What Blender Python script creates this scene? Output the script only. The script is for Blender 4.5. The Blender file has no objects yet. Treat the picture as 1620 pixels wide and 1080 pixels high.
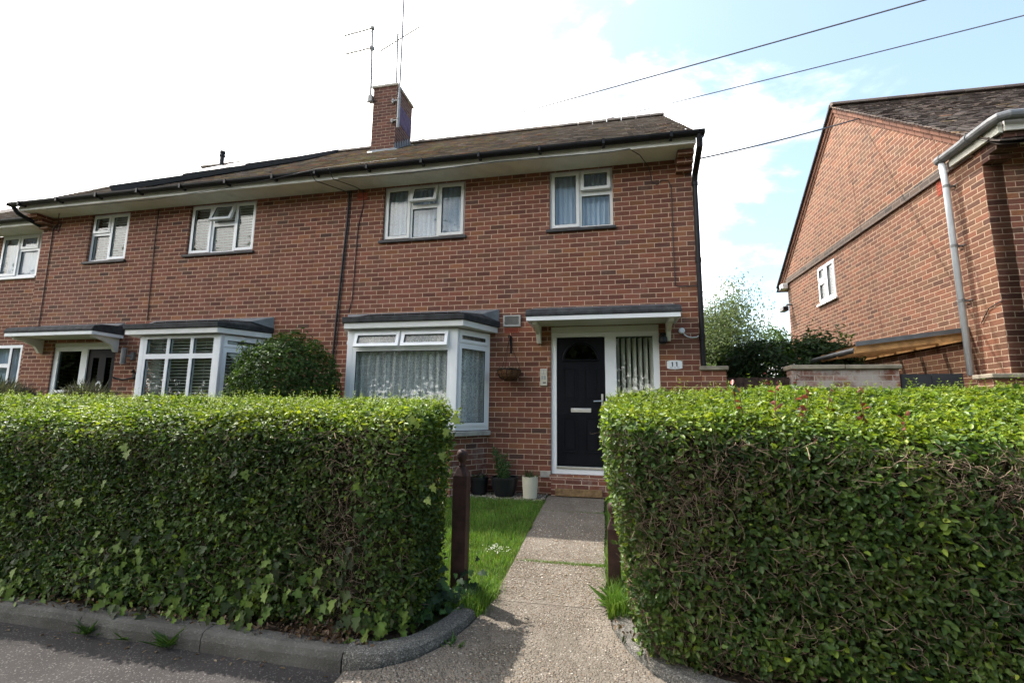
import bpy, math, random
import numpy as np
from mathutils import Matrix, Vector, noise as mnoise
rnd = random.Random(7)
RNG = np.random.default_rng(11)
S = bpy.context.scene
COL = S.collection
R = math.radians

# ------------------------------------------------------------------ node helpers
class NT:
    def __init__(s, name):
        s.m = bpy.data.materials.new(name); s.m.use_nodes = True
        s.t = s.m.node_tree; s.t.nodes.clear()
        s.out = s.n('ShaderNodeOutputMaterial')
    def n(s, typ, **kw):
        x = s.t.nodes.new(typ)
        for k, v in kw.items(): setattr(x, k, v)
        return x
    def l(s, a, b): s.t.links.new(a, b)
    def put(s, sock, v):
        if hasattr(v, 'is_output') or isinstance(v, bpy.types.NodeSocket): s.l(v, sock)
        elif v is not None:
            if isinstance(v, (tuple, list)) and len(v) == 3 and sock.type == 'RGBA': v = (*v, 1)
            sock.default_value = v
    def math(s, op, a, b=None, c=None):
        x = s.n('ShaderNodeMath', operation=op)
        s.put(x.inputs[0], a)
        if b is not None: s.put(x.inputs[1], b)
        if c is not None: s.put(x.inputs[2], c)
        return x.outputs[0]
    def mix(s, f, a, b, mode='MIX'):
        x = s.n('ShaderNodeMix', data_type='RGBA', blend_type=mode)
        s.put(x.inputs[0], f); s.put(x.inputs[6], a); s.put(x.inputs[7], b)
        return x.outputs[2]
    def noise(s, vec, scale, detail=4, rough=.55, dim='3D'):
        x = s.n('ShaderNodeTexNoise', noise_dimensions=dim)
        if vec is not None: s.l(vec, x.inputs['Vector'])
        x.inputs['Scale'].default_value = scale; x.inputs['Detail'].default_value = detail
        x.inputs['Roughness'].default_value = rough
        return x.outputs[0]
    def ramp(s, f, stops, interp='LINEAR'):
        x = s.n('ShaderNodeValToRGB'); e = x.color_ramp; e.interpolation = interp
        while len(e.elements) < len(stops): e.elements.new(.5)
        for q, (p, c) in zip(e.elements, stops): q.position = p; q.color = (*c, 1) if len(c) == 3 else c
        s.put(x.inputs[0], f); return x.outputs[0]
    def rng(s, v, a, b, c=0., d=1.):
        x = s.n('ShaderNodeMapRange', interpolation_type='SMOOTHSTEP')
        s.put(x.inputs[0], v)
        for i, q in enumerate((a, b, c, d)): x.inputs[i+1].default_value = q
        return x.outputs[0]
    def geo(s): return s.n('ShaderNodeNewGeometry').outputs['Position']
    def uv(s): return s.n('ShaderNodeUVMap', uv_map='UV').outputs[0]
    def attr(s, name='Col'): return s.n('ShaderNodeAttribute', attribute_name=name).outputs['Color']
    def bump(s, h, strength=.3, dist=.01):
        x = s.n('ShaderNodeBump'); x.inputs['Strength'].default_value = strength
        x.inputs['Distance'].default_value = dist; s.put(x.inputs['Height'], h); return x.outputs[0]
    def bsdf(s, col, rough=.6, normal=None, spec=.5, metal=0., out=True):
        x = s.n('ShaderNodeBsdfPrincipled')
        s.put(x.inputs['Base Color'], col); s.put(x.inputs['Roughness'], rough)
        x.inputs['Specular IOR Level'].default_value = spec; x.inputs['Metallic'].default_value = metal
        if normal is not None: s.l(normal, x.inputs['Normal'])
        if out: s.l(x.outputs[0], s.out.inputs[0])
        return x.outputs[0]

def simple(name, c, rough=.5, var=.25, scale=6., spec=.5, bump=0., metal=0., dirt=None, dirt_amt=0.):
    t = NT(name); p = t.geo()
    f = t.noise(p, scale, 6)
    col = t.mix(t.rng(f, .3, .7), tuple(x*(1-var) for x in c), tuple(min(1, x*(1+var)) for x in c))
    if dirt:
        d = t.noise(p, scale*.35, 8, .7)
        col = t.mix(t.math('MULTIPLY', t.rng(d, .5, .75), dirt_amt), col, dirt)
    nm = t.bump(t.noise(p, scale*12, 4), bump, .004) if bump else None
    t.bsdf(col, rough, nm, spec, metal)
    return t.m

def brick_mat(name, pal, mortar, effl=0., dirty=0., hue=None):
    t = NT(name); uv = t.uv(); p = t.geo()
    sp = t.n('ShaderNodeSeparateXYZ'); t.l(uv, sp.inputs[0])
    wob = t.math('MULTIPLY', t.math('SUBTRACT', t.noise(p, 9, 2), .5), .007)
    u = t.math('ADD', sp.outputs[0], 200.025); v = t.math('ADD', t.math('ADD', sp.outputs[1], 75.), wob)
    rv = t.math('DIVIDE', v, .075); row = t.math('FLOOR', rv)
    wn0 = t.n('ShaderNodeTexWhiteNoise', noise_dimensions='1D'); t.l(row, wn0.inputs['W'])
    jit = t.math('MULTIPLY', t.math('SUBTRACT', wn0.outputs[0], .5), .10)
    off = t.math('ADD', t.math('MULTIPLY', t.math('FLOORED_MODULO', row, 2.), .5), jit)
    uu = t.math('ADD', t.math('DIVIDE', u, .225), off); col = t.math('FLOOR', uu)
    fu = t.math('MULTIPLY', t.math('FRACT', uu), .225); fv = t.math('MULTIPLY', t.math('FRACT', rv), .075)
    du = t.math('MINIMUM', fu, t.math('SUBTRACT', .225, fu)); dv = t.math('MINIMUM', fv, t.math('SUBTRACT', .075, fv))
    d = t.math('ADD', t.math('MINIMUM', du, dv), t.math('MULTIPLY', t.math('SUBTRACT', t.noise(p, 60, 3), .5), .005))
    mask = t.rng(d, .0030, .0062)
    cv = t.n('ShaderNodeCombineXYZ'); t.l(col, cv.inputs[0]); t.l(row, cv.inputs[1])
    wn = t.n('ShaderNodeTexWhiteNoise', noise_dimensions='2D'); t.l(cv.outputs[0], wn.inputs['Vector'])
    k = len(pal)
    base = t.ramp(wn.outputs[0], [(i/(k-1), c) for i, c in enumerate(pal)])
    wn2 = t.n('ShaderNodeSeparateXYZ'); t.l(wn.outputs['Color'], wn2.inputs[0])
    val = t.math('ADD', .82, t.math('MULTIPLY', wn2.outputs[1], .42))
    tex = t.math('ADD', .6, t.math('MULTIPLY', t.noise(p, 38, 5, .7), .85))
    mul = t.math('MULTIPLY', val, tex)
    mc = t.n('ShaderNodeCombineXYZ')
    for i in range(3): t.l(mul, mc.inputs[i])
    bc = t.mix(1., base, mc.outputs[0], 'MULTIPLY')
    mo = t.mix(t.noise(p, 5, 5), tuple(x*.72 for x in mortar), tuple(x*1.2 for x in mortar))
    c = t.mix(mask, mo, bc)
    if hue:
        c = t.mix(t.math('MULTIPLY', t.rng(t.noise(p, .8, 4), .4, .7), .35), c, hue)
    big = t.noise(p, 1.1, 6, .6)
    c = t.mix(t.math('MULTIPLY', t.rng(big, .5, .74), .16+dirty), c, (.055, .045, .038))
    ms = t.n('ShaderNodeMapping'); t.l(p, ms.inputs[0]); ms.inputs['Scale'].default_value = (5., 5., .45)
    st = t.rng(t.noise(ms.outputs[0], 1.3, 6, .65), .52, .74)
    c = t.mix(t.math('MULTIPLY', st, .26), c, (.070, .045, .036))
    pale = t.rng(t.noise(p, .55, 5, .6), .52, .70)
    c = t.mix(t.math('MULTIPLY', pale, .10), c, (.30, .21, .16))
    if effl:
        e = t.math('MULTIPLY', t.rng(t.noise(p, 4.5, 7, .7), .5-.14*(effl > .5), .68-.10*(effl > .5)), effl)
        c = t.mix(e, c, (.42, .38, .35))
    h = t.math('ADD', mask, t.math('MULTIPLY', t.noise(p, 70, 4), .5))
    t.bsdf(c, .88, t.bump(h, .55, .006), .25)
    return t.m

def glass_mat(name, refl=1.0, tint=(.92, .95, .95)):
    t = NT(name)
    tr = t.n('ShaderNodeBsdfTransparent'); tr.inputs[0].default_value = (*tint, 1)
    gl = t.n('ShaderNodeBsdfGlossy'); gl.inputs['Roughness'].default_value = .015
    nz = t.bump(t.noise(t.geo(), 1.6, 1), .02, .05); t.l(nz, gl.inputs['Normal'])
    ge = t.n('ShaderNodeNewGeometry'); dt = t.n('ShaderNodeVectorMath', operation='DOT_PRODUCT')
    t.l(ge.outputs['Incoming'], dt.inputs[0]); t.l(ge.outputs['Normal'], dt.inputs[1])
    k = t.math('POWER', t.math('SUBTRACT', 1., t.math('ABSOLUTE', dt.outputs['Value'])), 5.)
    f = t.math('MINIMUM', t.math('MULTIPLY', t.math('ADD', .043, t.math('MULTIPLY', k, .9)), refl), 1.)
    mx = t.n('ShaderNodeMixShader'); t.l(f, mx.inputs[0]); t.l(tr.outputs[0], mx.inputs[1]); t.l(gl.outputs[0], mx.inputs[2])
    t.l(mx.outputs[0], t.out.inputs[0]); return t.m

def leaf_mat(name, trans=.35, rough=.42, spec=.4):
    t = NT(name); c = t.attr()
    v = t.noise(t.geo(), 90, 2)
    c2 = t.mix(.35, c, t.mix(v, (.3, .3, .3), (1., 1., .9)), 'MULTIPLY')
    b = t.bsdf(c2, rough, None, spec, out=False)
    tl = t.n('ShaderNodeBsdfTranslucent'); t.l(t.mix(1., c2, (1.25, 1.25, .55), 'MULTIPLY'), tl.inputs[0])
    mx = t.n('ShaderNodeMixShader'); mx.inputs[0].default_value = trans
    t.l(b, mx.inputs[1]); t.l(tl.outputs[0], mx.inputs[2]); t.l(mx.outputs[0], t.out.inputs[0])
    return t.m

def attr_mat(name, rough=.85, scale=80, bump=.2):
    t = NT(name); c = t.attr()
    c = t.mix(.5, c, t.mix(t.noise(t.geo(), scale, 4), (.45, .45, .45), (1.25, 1.25, 1.25)), 'MULTIPLY')
    t.bsdf(c, rough, t.bump(t.noise(t.geo(), scale*2, 3), bump, .003), .3); return t.m

PAL = [(.115, .046, .034), (.150, .057, .039), (.178, .065, .043), (.186, .071, .046), (.160, .060, .041), (.198, .074, .044), (.135, .052, .036), (.175, .073, .046), (.225, .092, .045), (.085, .045, .035)]
PALC = [(.055, .026, .021), (.085, .036, .027), (.105, .042, .030), (.07, .034, .027), (.12, .052, .034)]
PAL2 = [(.090, .042, .029), (.132, .056, .035), (.155, .065, .039), (.136, .068, .041), (.172, .068, .040), (.128, .061, .037), (.146, .075, .043), (.182, .070, .040)]
PALD = [(.055, .046, .042), (.085, .066, .056), (.11, .075, .058), (.07, .055, .048)]
MORT = (.55, .385, .275)
M = dict(
    brick=brick_mat('red_brick', PAL, MORT, .06),
    brick_low=brick_mat('weathered_brick', PAL, (.56, .43, .33), .25),
    brick2=brick_mat('brown_red_brick', PAL2, (.46, .33, .23), .03),
    brick2d=brick_mat('sooty_brick', PALD, (.22, .18, .15), .0, .15),
    brickw=brick_mat('whitened_brick', PAL, (.42, .36, .31), .8, .2),
    brickc=brick_mat('chimney_brick', PALC, (.27, .19, .145), .0, .2),
    pvc=simple('white_pvc', (.80, .81, .83), .28, .03, 3, .5),
    pvc2=simple('weathered_white_pvc', (.70, .70, .68), .35, .05, 4, .45, dirt=(.45, .43, .38), dirt_amt=.25),
    paint=simple('aged_white_paint', (.74, .72, .67), .55, .06, 5, .4, .1, dirt=(.36, .32, .26), dirt_amt=.4),
    cream=simple('cream_header_paint', (.60, .60, .53), .5, .05, 4),
    felt=simple('grey_roofing_felt', (.035, .036, .038), .85, .4, 9, .3, .5, dirt=(.10, .10, .095), dirt_amt=.6),
    lead=simple('lead_flashing', (.17, .18, .19), .55, .2, 7, .5, .1, dirt=(.30, .31, .31), dirt_amt=.5),
    black=simple('black_plastic', (.010, .010, .012), .42, .3, 8, .22),
    grey=simple('grey_pipe_plastic', (.50, .54, .58), .4, .08, 5),
    dgrey=simple('grey_gutter_plastic', (.12, .125, .13), .45, .25, 6, dirt=(.3, .3, .28), dirt_amt=.5),
    slate=simple('dark_sill_tile', (.045, .043, .045), .6, .4, 9, .4, .2),
    stone=simple('weathered_stone', (.36, .34, .30), .85, .2, 9, .2, .5, dirt=(.14, .13, .10), dirt_amt=.5),
    coping=simple('concrete_coping', (.27, .235, .18), .9, .25, 7, .2, .5, dirt=(.10, .09, .06), dirt_amt=.6),
    door=simple('black_composite_door', (.008, .0085, .012), .32, .15, 5, .10, .04),
    metal=simple('brushed_metal', (.62, .62, .60), .3, .1, 5, .5, 0, 1.),
    alu=simple('dull_aluminium', (.20, .20, .20), .55, .15, 9, .4, 0, .3),
    pole=simple('grey_mast_tube', (.22, .22, .23), .45, .1, 6),
    wood=simple('brown_stained_wood', (.050, .022, .018), .6, .35, 14, .35, .3),
    fence=simple('dark_fence_wood', (.045, .028, .022), .8, .4, 16, .2, .4),
    charcoal=simple('charcoal_board', (.022, .023, .026), .6, .2, 7),
    pine=simple('raw_pine', (.46, .25, .10), .7, .25, 10, .3, .2),
    oak=simple('worn_board', (.20, .125, .06), .75, .35, 18, .25, .3),
    sheet=glass_mat('clear_roof_sheet', 1., (.7, .7, .68)),
    terra=simple('coir_liner', (.11, .055, .03), .95, .4, 40, .1, .6),
    cpot=simple('cream_glazed_pot', (.60, .56, .44), .4, .06, 6, .5, 0., 0., (.3, .25, .18), .4),
    bpot=simple('black_pot', (.013, .014, .017), .38, .2, 7),
    soil=simple('soil', (.035, .025, .018), .95, .5, 60, .1, .6),
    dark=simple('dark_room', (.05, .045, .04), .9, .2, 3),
    solar=simple('solar_glass', (.75, .77, .8), .12, .05, 3, .9, 0., .85),  # pale mirror tone put in for white sky glare on the panels
    wire=simple('cable_black', (.02, .02, .022), .6, .2, 5),
    wirem=simple('cable_maroon', (.05, .02, .02), .6, .2, 5),
    wirew=simple('cable_white', (.6, .6, .58), .5, .1, 5),
    red=simple('red_airbrick', (.32, .075, .045), .85, .25, 20, .2, .3),
    beige=simple('beige_plastic', (.55, .51, .42), .45, .05, 5),
    ink=simple('navy_ink', (.02, .025, .05), .5, .1, 5),
    inkg=simple('grey_print', (.27, .29, .33), .5, .1, 5),
    purple=simple('faded_purple_paint', (.075, .048, .095), .8, .3, 10, .2, .2),
    glass=glass_mat('window_glass'), dglass=glass_mat('obscure_glass', .6, (.45, .5, .47)),
    leaf=leaf_mat('hedge_leaf', .36, .40, .30), leaf2=leaf_mat('tree_leaf', .35, .55, .25), ivy=leaf_mat('ivy_leaf', .25, .55, .2),
    grass=leaf_mat('grass_blade', .4, .6, .25),
    bark=simple('twig_bark', (.135, .085, .058), .9, .4, 30, .15, .4),
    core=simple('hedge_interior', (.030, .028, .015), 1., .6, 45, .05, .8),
    trunk=simple('tree_bark', (.09, .07, .05), .95, .4, 18, .1, .6),
    tile=attr_mat('clay_roof_tile', .92, 60, .4),
    pebble=attr_mat('pebble', .75, 120, .2),
)

def curtain_mat(name, lace, col, hi=1.35, lo=.6):
    t = NT(name); uv = t.uv(); p = t.geo()
    c = col
    if lace:
        mp = t.n('ShaderNodeMapping'); t.l(uv, mp.inputs[0]); mp.inputs['Scale'].default_value = (1.3, 1., 1.)
        dis = t.n('ShaderNodeTexNoise'); t.l(mp.outputs[0], dis.inputs[0]); dis.inputs['Scale'].default_value = 7.; dis.inputs['Detail'].default_value = 3.
        vor = t.n('ShaderNodeTexVoronoi', feature='DISTANCE_TO_EDGE'); vor.inputs['Scale'].default_value = 15.
        vm = t.n('ShaderNodeVectorMath', operation='ADD'); t.l(mp.outputs[0], vm.inputs[0]); 
        sc = t.n('ShaderNodeVectorMath', operation='SCALE'); t.l(dis.outputs['Color'], sc.inputs[0]); sc.inputs['Scale'].default_value = .35
        t.l(sc.outputs[0], vm.inputs[1]); t.l(vm.outputs[0], vor.inputs['Vector'])
        f = t.rng(vor.outputs[0], .04, .10)
        f2 = t.rng(t.noise(uv, 55, 3), .42, .58)
        f = t.math('MULTIPLY', f, t.math('ADD', .45, t.math('MULTIPLY', f2, .55)))
        c = t.mix(f, tuple(min(1, x*hi) for x in col), tuple(x*lo for x in col))
    d = t.n('ShaderNodeBsdfDiffuse'); t.put(d.inputs[0], c)
    tl = t.n('ShaderNodeBsdfTranslucent'); t.put(tl.inputs[0], c)
    mx = t.n('ShaderNodeMixShader'); mx.inputs[0].default_value = .25
    t.l(d.outputs[0], mx.inputs[1]); t.l(tl.outputs[0], mx.inputs[2]); t.l(mx.outputs[0], t.out.inputs[0])
    return t.m
M['lace'] = curtain_mat('lace_net_curtain', True, (.80, .775, .765), 1.2, .58)
M['net'] = curtain_mat('plain_net_curtain', True, (.66, .74, .88), 1.12, .88)
M['cloth'] = curtain_mat('pale_blue_curtain', False, (.72, .80, .92))
M['blind'] = simple('blind_slat', (.66, .66, .63), .5, .05, 5)
M['vblind'] = simple('vertical_blind', (.74, .70, .62), .7, .05, 5)

def ground_mats():
    # asphalt, coloured darker to stand in for shade on the pavement
    t = NT('asphalt'); p = t.geo()
    v = t.n('ShaderNodeTexVoronoi'); t.l(p, v.inputs['Vector']); v.inputs['Scale'].default_value = 150.
    g = t.mix(t.rng(t.noise(p, 1.7, 6, .6), .35, .7), (.024, .021, .020), (.040, .035, .034))
    sp = t.n('ShaderNodeSeparateXYZ'); t.l(v.outputs['Color'], sp.inputs[0])
    c = t.mix(t.math('MULTIPLY', t.rng(sp.outputs[0], .88, .97), .4), g, (.20, .185, .175))
    c = t.mix(t.math('MULTIPLY', t.rng(t.noise(p, 6, 7, .7), .55, .75), .4), c, (.03, .026, .022))
    h = t.math('ADD', t.math('MULTIPLY', v.outputs['Distance'], -1.), t.math('MULTIPLY', t.noise(p, 30, 3), .6))
    t.bsdf(c, .92, t.bump(h, .5, .005), .3); M['asphalt'] = t.m
    # exposed aggregate concrete path
    t = NT('aggregate_concrete'); p = t.geo()
    v = t.n('ShaderNodeTexVoronoi'); t.l(p, v.inputs['Vector']); v.inputs['Scale'].default_value = 75.
    v2 = t.n('ShaderNodeTexVoronoi'); t.l(p, v2.inputs['Vector']); v2.inputs['Scale'].default_value = 33.
    sp = t.n('ShaderNodeSeparateXYZ'); t.l(v.outputs['Color'], sp.inputs[0])
    peb = t.ramp(sp.outputs[0], [(0, (.045, .035, .028)), (.2, (.12, .092, .07)), (.5, (.20, .165, .125)), (.75, (.25, .205, .16)), (.88, (.17, .10, .06)), (1, (.55, .51, .45))])
    cem = t.mix(t.rng(t.noise(p, 3, 7, .65), .35, .7), (.140, .121, .100), (.200, .174, .145))
    patch = t.rng(t.noise(p, 2.3, 5), .40, .62)
    m = t.math('MULTIPLY', t.rng(v.outputs['Distance'], .62, .30), t.math('ADD', .5, t.math('MULTIPLY', patch, .5)))
    c = t.mix(m, cem, peb)
    sp2 = t.n('ShaderNodeSeparateXYZ'); t.l(v2.outputs['Color'], sp2.inputs[0])
    big = t.math('MULTIPLY', t.rng(sp2.outputs[1], .8, .86), t.rng(v2.outputs['Distance'], .42, .25))
    c = t.mix(t.math('MULTIPLY', big, t.math('MULTIPLY', patch, .5)), c, (.36, .32, .27))
    c = t.mix(t.math('MULTIPLY', t.rng(t.noise(p, 1.3, 7, .7), .46, .72), .6), c, (.095, .082, .062))
    h = t.math('ADD', t.math('MULTIPLY', m, .8), t.math('MULTIPLY', big, 1.))
    h = t.math('ADD', h, t.math('MULTIPLY', t.noise(p, 24, 5, .7), 1.2))
    t.bsdf(c, .9, t.bump(h, 1., .011), .2); M['path'] = t.m
    # kerb concrete
    t = NT('kerb_concrete'); p = t.geo()
    v = t.n('ShaderNodeTexVoronoi'); t.l(p, v.inputs['Vector']); v.inputs['Scale'].default_value = 110.
    sp = t.n('ShaderNodeSeparateXYZ'); t.l(v.outputs['Color'], sp.inputs[0])
    g = t.mix(t.rng(t.noise(p, 2.2, 6), .35, .7), (.070, .066, .059), (.125, .118, .106))
    c = t.mix(t.math('MULTIPLY', t.rng(sp.outputs[1], .8, .97), .18), g, (.30, .285, .26))
    c = t.mix(t.math('MULTIPLY', t.rng(t.noise(p, 7, 7, .7), .5, .72), .6), c, (.055, .052, .04))
    t.bsdf(c, .92, t.bump(t.math('ADD', v.outputs['Distance'], t.noise(p, 40, 3)), .6, .006), .25); M['kerb'] = t.m
    t = NT('kerb_pebbledash'); p = t.geo()
    v = t.n('ShaderNodeTexVoronoi'); t.l(p, v.inputs['Vector']); v.inputs['Scale'].default_value = 190.
    sp = t.n('ShaderNodeSeparateXYZ'); t.l(v.outputs['Color'], sp.inputs[0])
    c = t.ramp(sp.outputs[0], [(0, (.05, .047, .042)), (.45, (.095, .09, .08)), (.8, (.14, .132, .118)), (1, (.26, .245, .22))])
    c = t.mix(t.math('MULTIPLY', t.rng(t.noise(p, 5, 7, .7), .5, .72), .6), c, (.05, .05, .04))
    t.bsdf(c, .9, t.bump(t.math('MULTIPLY', v.outputs['Distance'], -1.), .6, .004), .3); M['kerb2'] = t.m
    t = NT('earth_and_turf'); p = t.geo()
    c = t.mix(t.rng(t.noise(p, 3, 7, .65), .35, .65), (.045, .060, .018), (.060, .085, .022))
    c = t.mix(t.math('MULTIPLY', t.rng(t.noise(p, 14, 5), .5, .7), .6), c, (.06, .045, .028))
    t.bsdf(c, 1., t.bump(t.noise(p, 60, 4), .8, .02), .1); M['ground'] = t.m
ground_mats()

# ------------------------------------------------------------------ mesh helpers
class MB:
    def __init__(s): s.v = []; s.f = []; s.c = []; s.mi = []; s.cur = 0
    def add(s, vs, fs, col=None):
        b = len(s.v); s.v += [tuple(x) for x in vs]; s.f += [tuple(i+b for i in f) for f in fs]
        s.mi += [s.cur]*len(fs)
        s.c += [col or (1, 1, 1)]*len(vs)
        return s
    def box(s, x0, x1, y0, y1, z0, z1, xf=None, col=None):
        vs = [(x, y, z) for z in (z0, z1) for y in (y0, y1) for x in (x0, x1)]
        if xf is not None: vs = [xf @ Vector(v) for v in vs]
        return s.add(vs, [(0, 2, 3, 1), (4, 5, 7, 6), (0, 1, 5, 4), (2, 6, 7, 3), (0, 4, 6, 2), (1, 3, 7, 5)], col)
    def prism(s, poly, fn, a0, a1, col=None):
        """poly: 2D points; fn(a, p, q) -> 3D"""
        n = len(poly)
        vs = [fn(a0, *p) for p in poly] + [fn(a1, *p) for p in poly]
        fs = [tuple(range(n-1, -1, -1)), tuple(range(n, 2*n))] + [(i, (i+1) % n, n+(i+1) % n, n+i) for i in range(n)]
        return s.add(vs, fs, col)
    def tube(s, pts, r, n=8, col=None, caps=True):
        pts = [Vector(p) for p in pts]; k = len(pts)
        rs = r if isinstance(r, (list, tuple)) else [r]*k
        vs = []; up = None
        for i, p in enumerate(pts):
            d = (pts[min(i+1, k-1)]-pts[max(i-1, 0)])
            if d.length < 1e-9: d = Vector((0, 0, 1))
            d.normalize()
            if up is None:
                a = Vector((0, 0, 1)) if abs(d.z) < .9 else Vector((1, 0, 0))
                up = d.cross(a).normalized()
            else:
                up = (up-d*up.dot(d))
                if up.length < 1e-6: up = d.orthogonal()
                up.normalize()
            w = d.cross(up)
            for j in range(n):
                t = 2*math.pi*j/n
                vs.append(p+(up*math.cos(t)+w*math.sin(t))*rs[i])
        fs = [(i*n+j, i*n+(j+1) % n, (i+1)*n+(j+1) % n, (i+1)*n+j) for i in range(k-1) for j in range(n)]
        if caps and n > 2: fs += [tuple(range(n-1, -1, -1)), tuple(range((k-1)*n, k*n))]
        return s.add(vs, fs, col)
    def lathe(s, prof, c, n=24, xf=None):
        vs = []
        for r, z in prof:
            for j in range(n):
                t = 2*math.pi*j/n; vs.append((c[0]+r*math.cos(t), c[1]+r*math.sin(t), c[2]+z))
        if xf is not None: vs = [xf @ Vector(v) for v in vs]
        k = len(prof)
        fs = [(i*n+j, i*n+(j+1) % n, (i+1)*n+(j+1) % n, (i+1)*n+j) for i in range(k-1) for j in range(n)]
        fs += [tuple(range(n-1, -1, -1)), tuple(range((k-1)*n, k*n))]
        return s.add(vs, fs)
    def holes(s, x0, x1, z0, z1, hs, y0, y1, xf=None):
        """slab in the xz plane from depth y0 (front) to y1 with rectangular openings"""
        xs = sorted({x0, x1, *[min(max(h[i], x0), x1) for h in hs for i in (0, 1)]})
        zs = sorted({z0, z1, *[min(max(h[i], z0), z1) for h in hs for i in (2, 3)]})
        solid = lambda i, j: 0 <= i < len(xs)-1 and 0 <= j < len(zs)-1 and not any(
            h[0]-1e-6 <= (xs[i]+xs[i+1])/2 <= h[1]+1e-6 and h[2]-1e-6 <= (zs[j]+zs[j+1])/2 <= h[3]+1e-6 for h in hs)
        vs = []; fs = []
        def q(*p):
            b = len(vs); vs.extend(p); fs.append((b, b+1, b+2, b+3))
        for i in range(len(xs)-1):
            for j in range(len(zs)-1):
                if not solid(i, j): continue
                a, b, c, d = xs[i], xs[i+1], zs[j], zs[j+1]
                q((a, y0, c), (b, y0, c), (b, y0, d), (a, y0, d)); q((b, y1, c), (a, y1, c), (a, y1, d), (b, y1, d))
                if not solid(i-1, j): q((a, y1, c), (a, y0, c), (a, y0, d), (a, y1, d))
                if not solid(i+1, j): q((b, y0, c), (b, y1, c), (b, y1, d), (b, y0, d))
                if not solid(i, j-1): q((a, y1, c), (b, y1, c), (b, y0, c), (a, y0, c))
                if not solid(i, j+1): q((a, y0, d), (b, y0, d), (b, y1, d), (a, y1, d))
        if xf is not None: vs = [xf @ Vector(v) for v in vs]
        return s.add(vs, fs)
    def build(s, name, mat, parent=None, smooth=False, uvoff=(0, 0), bevel=0., uvloc=None, xf=None):
        me = bpy.data.meshes.new(name)
        V = np.array(s.v, float)
        if xf is not None:
            A = np.array(xf); W = V @ A[:3, :3].T + A[:3, 3]
        else: W = V
        me.from_pydata(W.tolist(), [], s.f)
        mats = mat if isinstance(mat, (list, tuple)) else [mat]
        for m in mats: me.materials.append(m)
        if len(mats) > 1: me.polygons.foreach_set('material_index', s.mi)
        ca = me.color_attributes.new('Col', 'FLOAT_COLOR', 'POINT')
        ca.data.foreach_set('color', np.c_[np.array(s.c), np.ones(len(s.c))].ravel())
        uv = me.uv_layers.new(name='UV'); U = V if uvloc is None else np.array([uvloc @ Vector(v) for v in s.v])
        uvs = np.zeros((len(me.loops), 2)); k = 0
        for f in s.f:
            p = U[list(f)]
            n = np.cross(p[1]-p[0], p[2]-p[0])
            if len(f) > 3: n = n + np.cross(p[2]-p[0], p[3]-p[0])
            L = np.linalg.norm(n); n = n/L if L > 1e-12 else np.array([0, 0, 1.])
            if abs(n[2]) > .85: a = p[:, :2]
            else:
                t = np.array([-n[1], n[0]]); t = t/np.linalg.norm(t)
                if abs(t[0]) > .7: t = t*np.sign(t[0])
                else: t = t*np.sign(t[1])
                a = np.c_[p[:, :2] @ t, p[:, 2]]
            uvs[k:k+len(f)] = a+np.array(uvoff); k += len(f)
        uv.data.foreach_set('uv', uvs.ravel())
        if smooth: me.polygons.foreach_set('use_smooth', [True]*len(s.f))
        o = bpy.data.objects.new(name, me); COL.objects.link(o)
        if parent is not None: attach(o, parent)
        if bevel:
            b = o.modifiers.new('edge', 'BEVEL'); b.width = bevel; b.segments = 2; b.limit_method = 'ANGLE'; b.angle_limit = R(40)
        return o

WLOC = {}
def attach(o, parent):
    o.parent = parent
    o.matrix_parent_inverse = Matrix.Translation(-Vector(WLOC.get(parent.name, (0, 0, 0))))
def tag(o, label, cat, group=None, kind='thing'):
    o['label'] = label; o['category'] = cat; o['kind'] = kind
    if group: o['group'] = group
    return o
def thing(name, label, cat, loc, group=None):
    o = bpy.data.objects.new(name, None); COL.objects.link(o); o.location = loc; WLOC[o.name] = tuple(loc)
    o.empty_display_size = .2
    return tag(o, label, cat, group)
def structure(o, kind='structure'): o['kind'] = kind; return o
def frame(p0, p1, z=0.):
    d = Vector((p1[0]-p0[0], p1[1]-p0[1])); a = math.atan2(d.y, d.x)
    return Matrix.Translation((p0[0], p0[1], z)) @ Matrix.Rotation(a, 4, 'Z')
I4 = Matrix.Identity(4)

def raw_mesh(name, V, F, C, mat, parent=None, smooth=False):
    """fast mesh from numpy arrays: V (n,3), F (m,k), C (n,3)"""
    me = bpy.data.meshes.new(name); n, m, k = len(V), len(F), F.shape[1]
    me.vertices.add(n); me.vertices.foreach_set('co', np.asarray(V, np.float32).ravel())
    me.loops.add(m*k); me.loops.foreach_set('vertex_index', np.asarray(F, np.int32).ravel())
    me.polygons.add(m); me.polygons.foreach_set('loop_start', np.arange(0, m*k, k, dtype=np.int32))
    me.polygons.foreach_set('loop_total', np.full(m, k, np.int32))
    me.update(calc_edges=True); me.validate()
    ca = me.color_attributes.new('Col', 'FLOAT_COLOR', 'POINT')
    ca.data.foreach_set('color', np.c_[C, np.ones(n)].astype(np.float32).ravel())
    me.materials.append(mat)
    if smooth: me.polygons.foreach_set('use_smooth', [True]*m)
    o = bpy.data.objects.new(name, me); COL.objects.link(o)
    if parent is not None: attach(o, parent)
    return o

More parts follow.
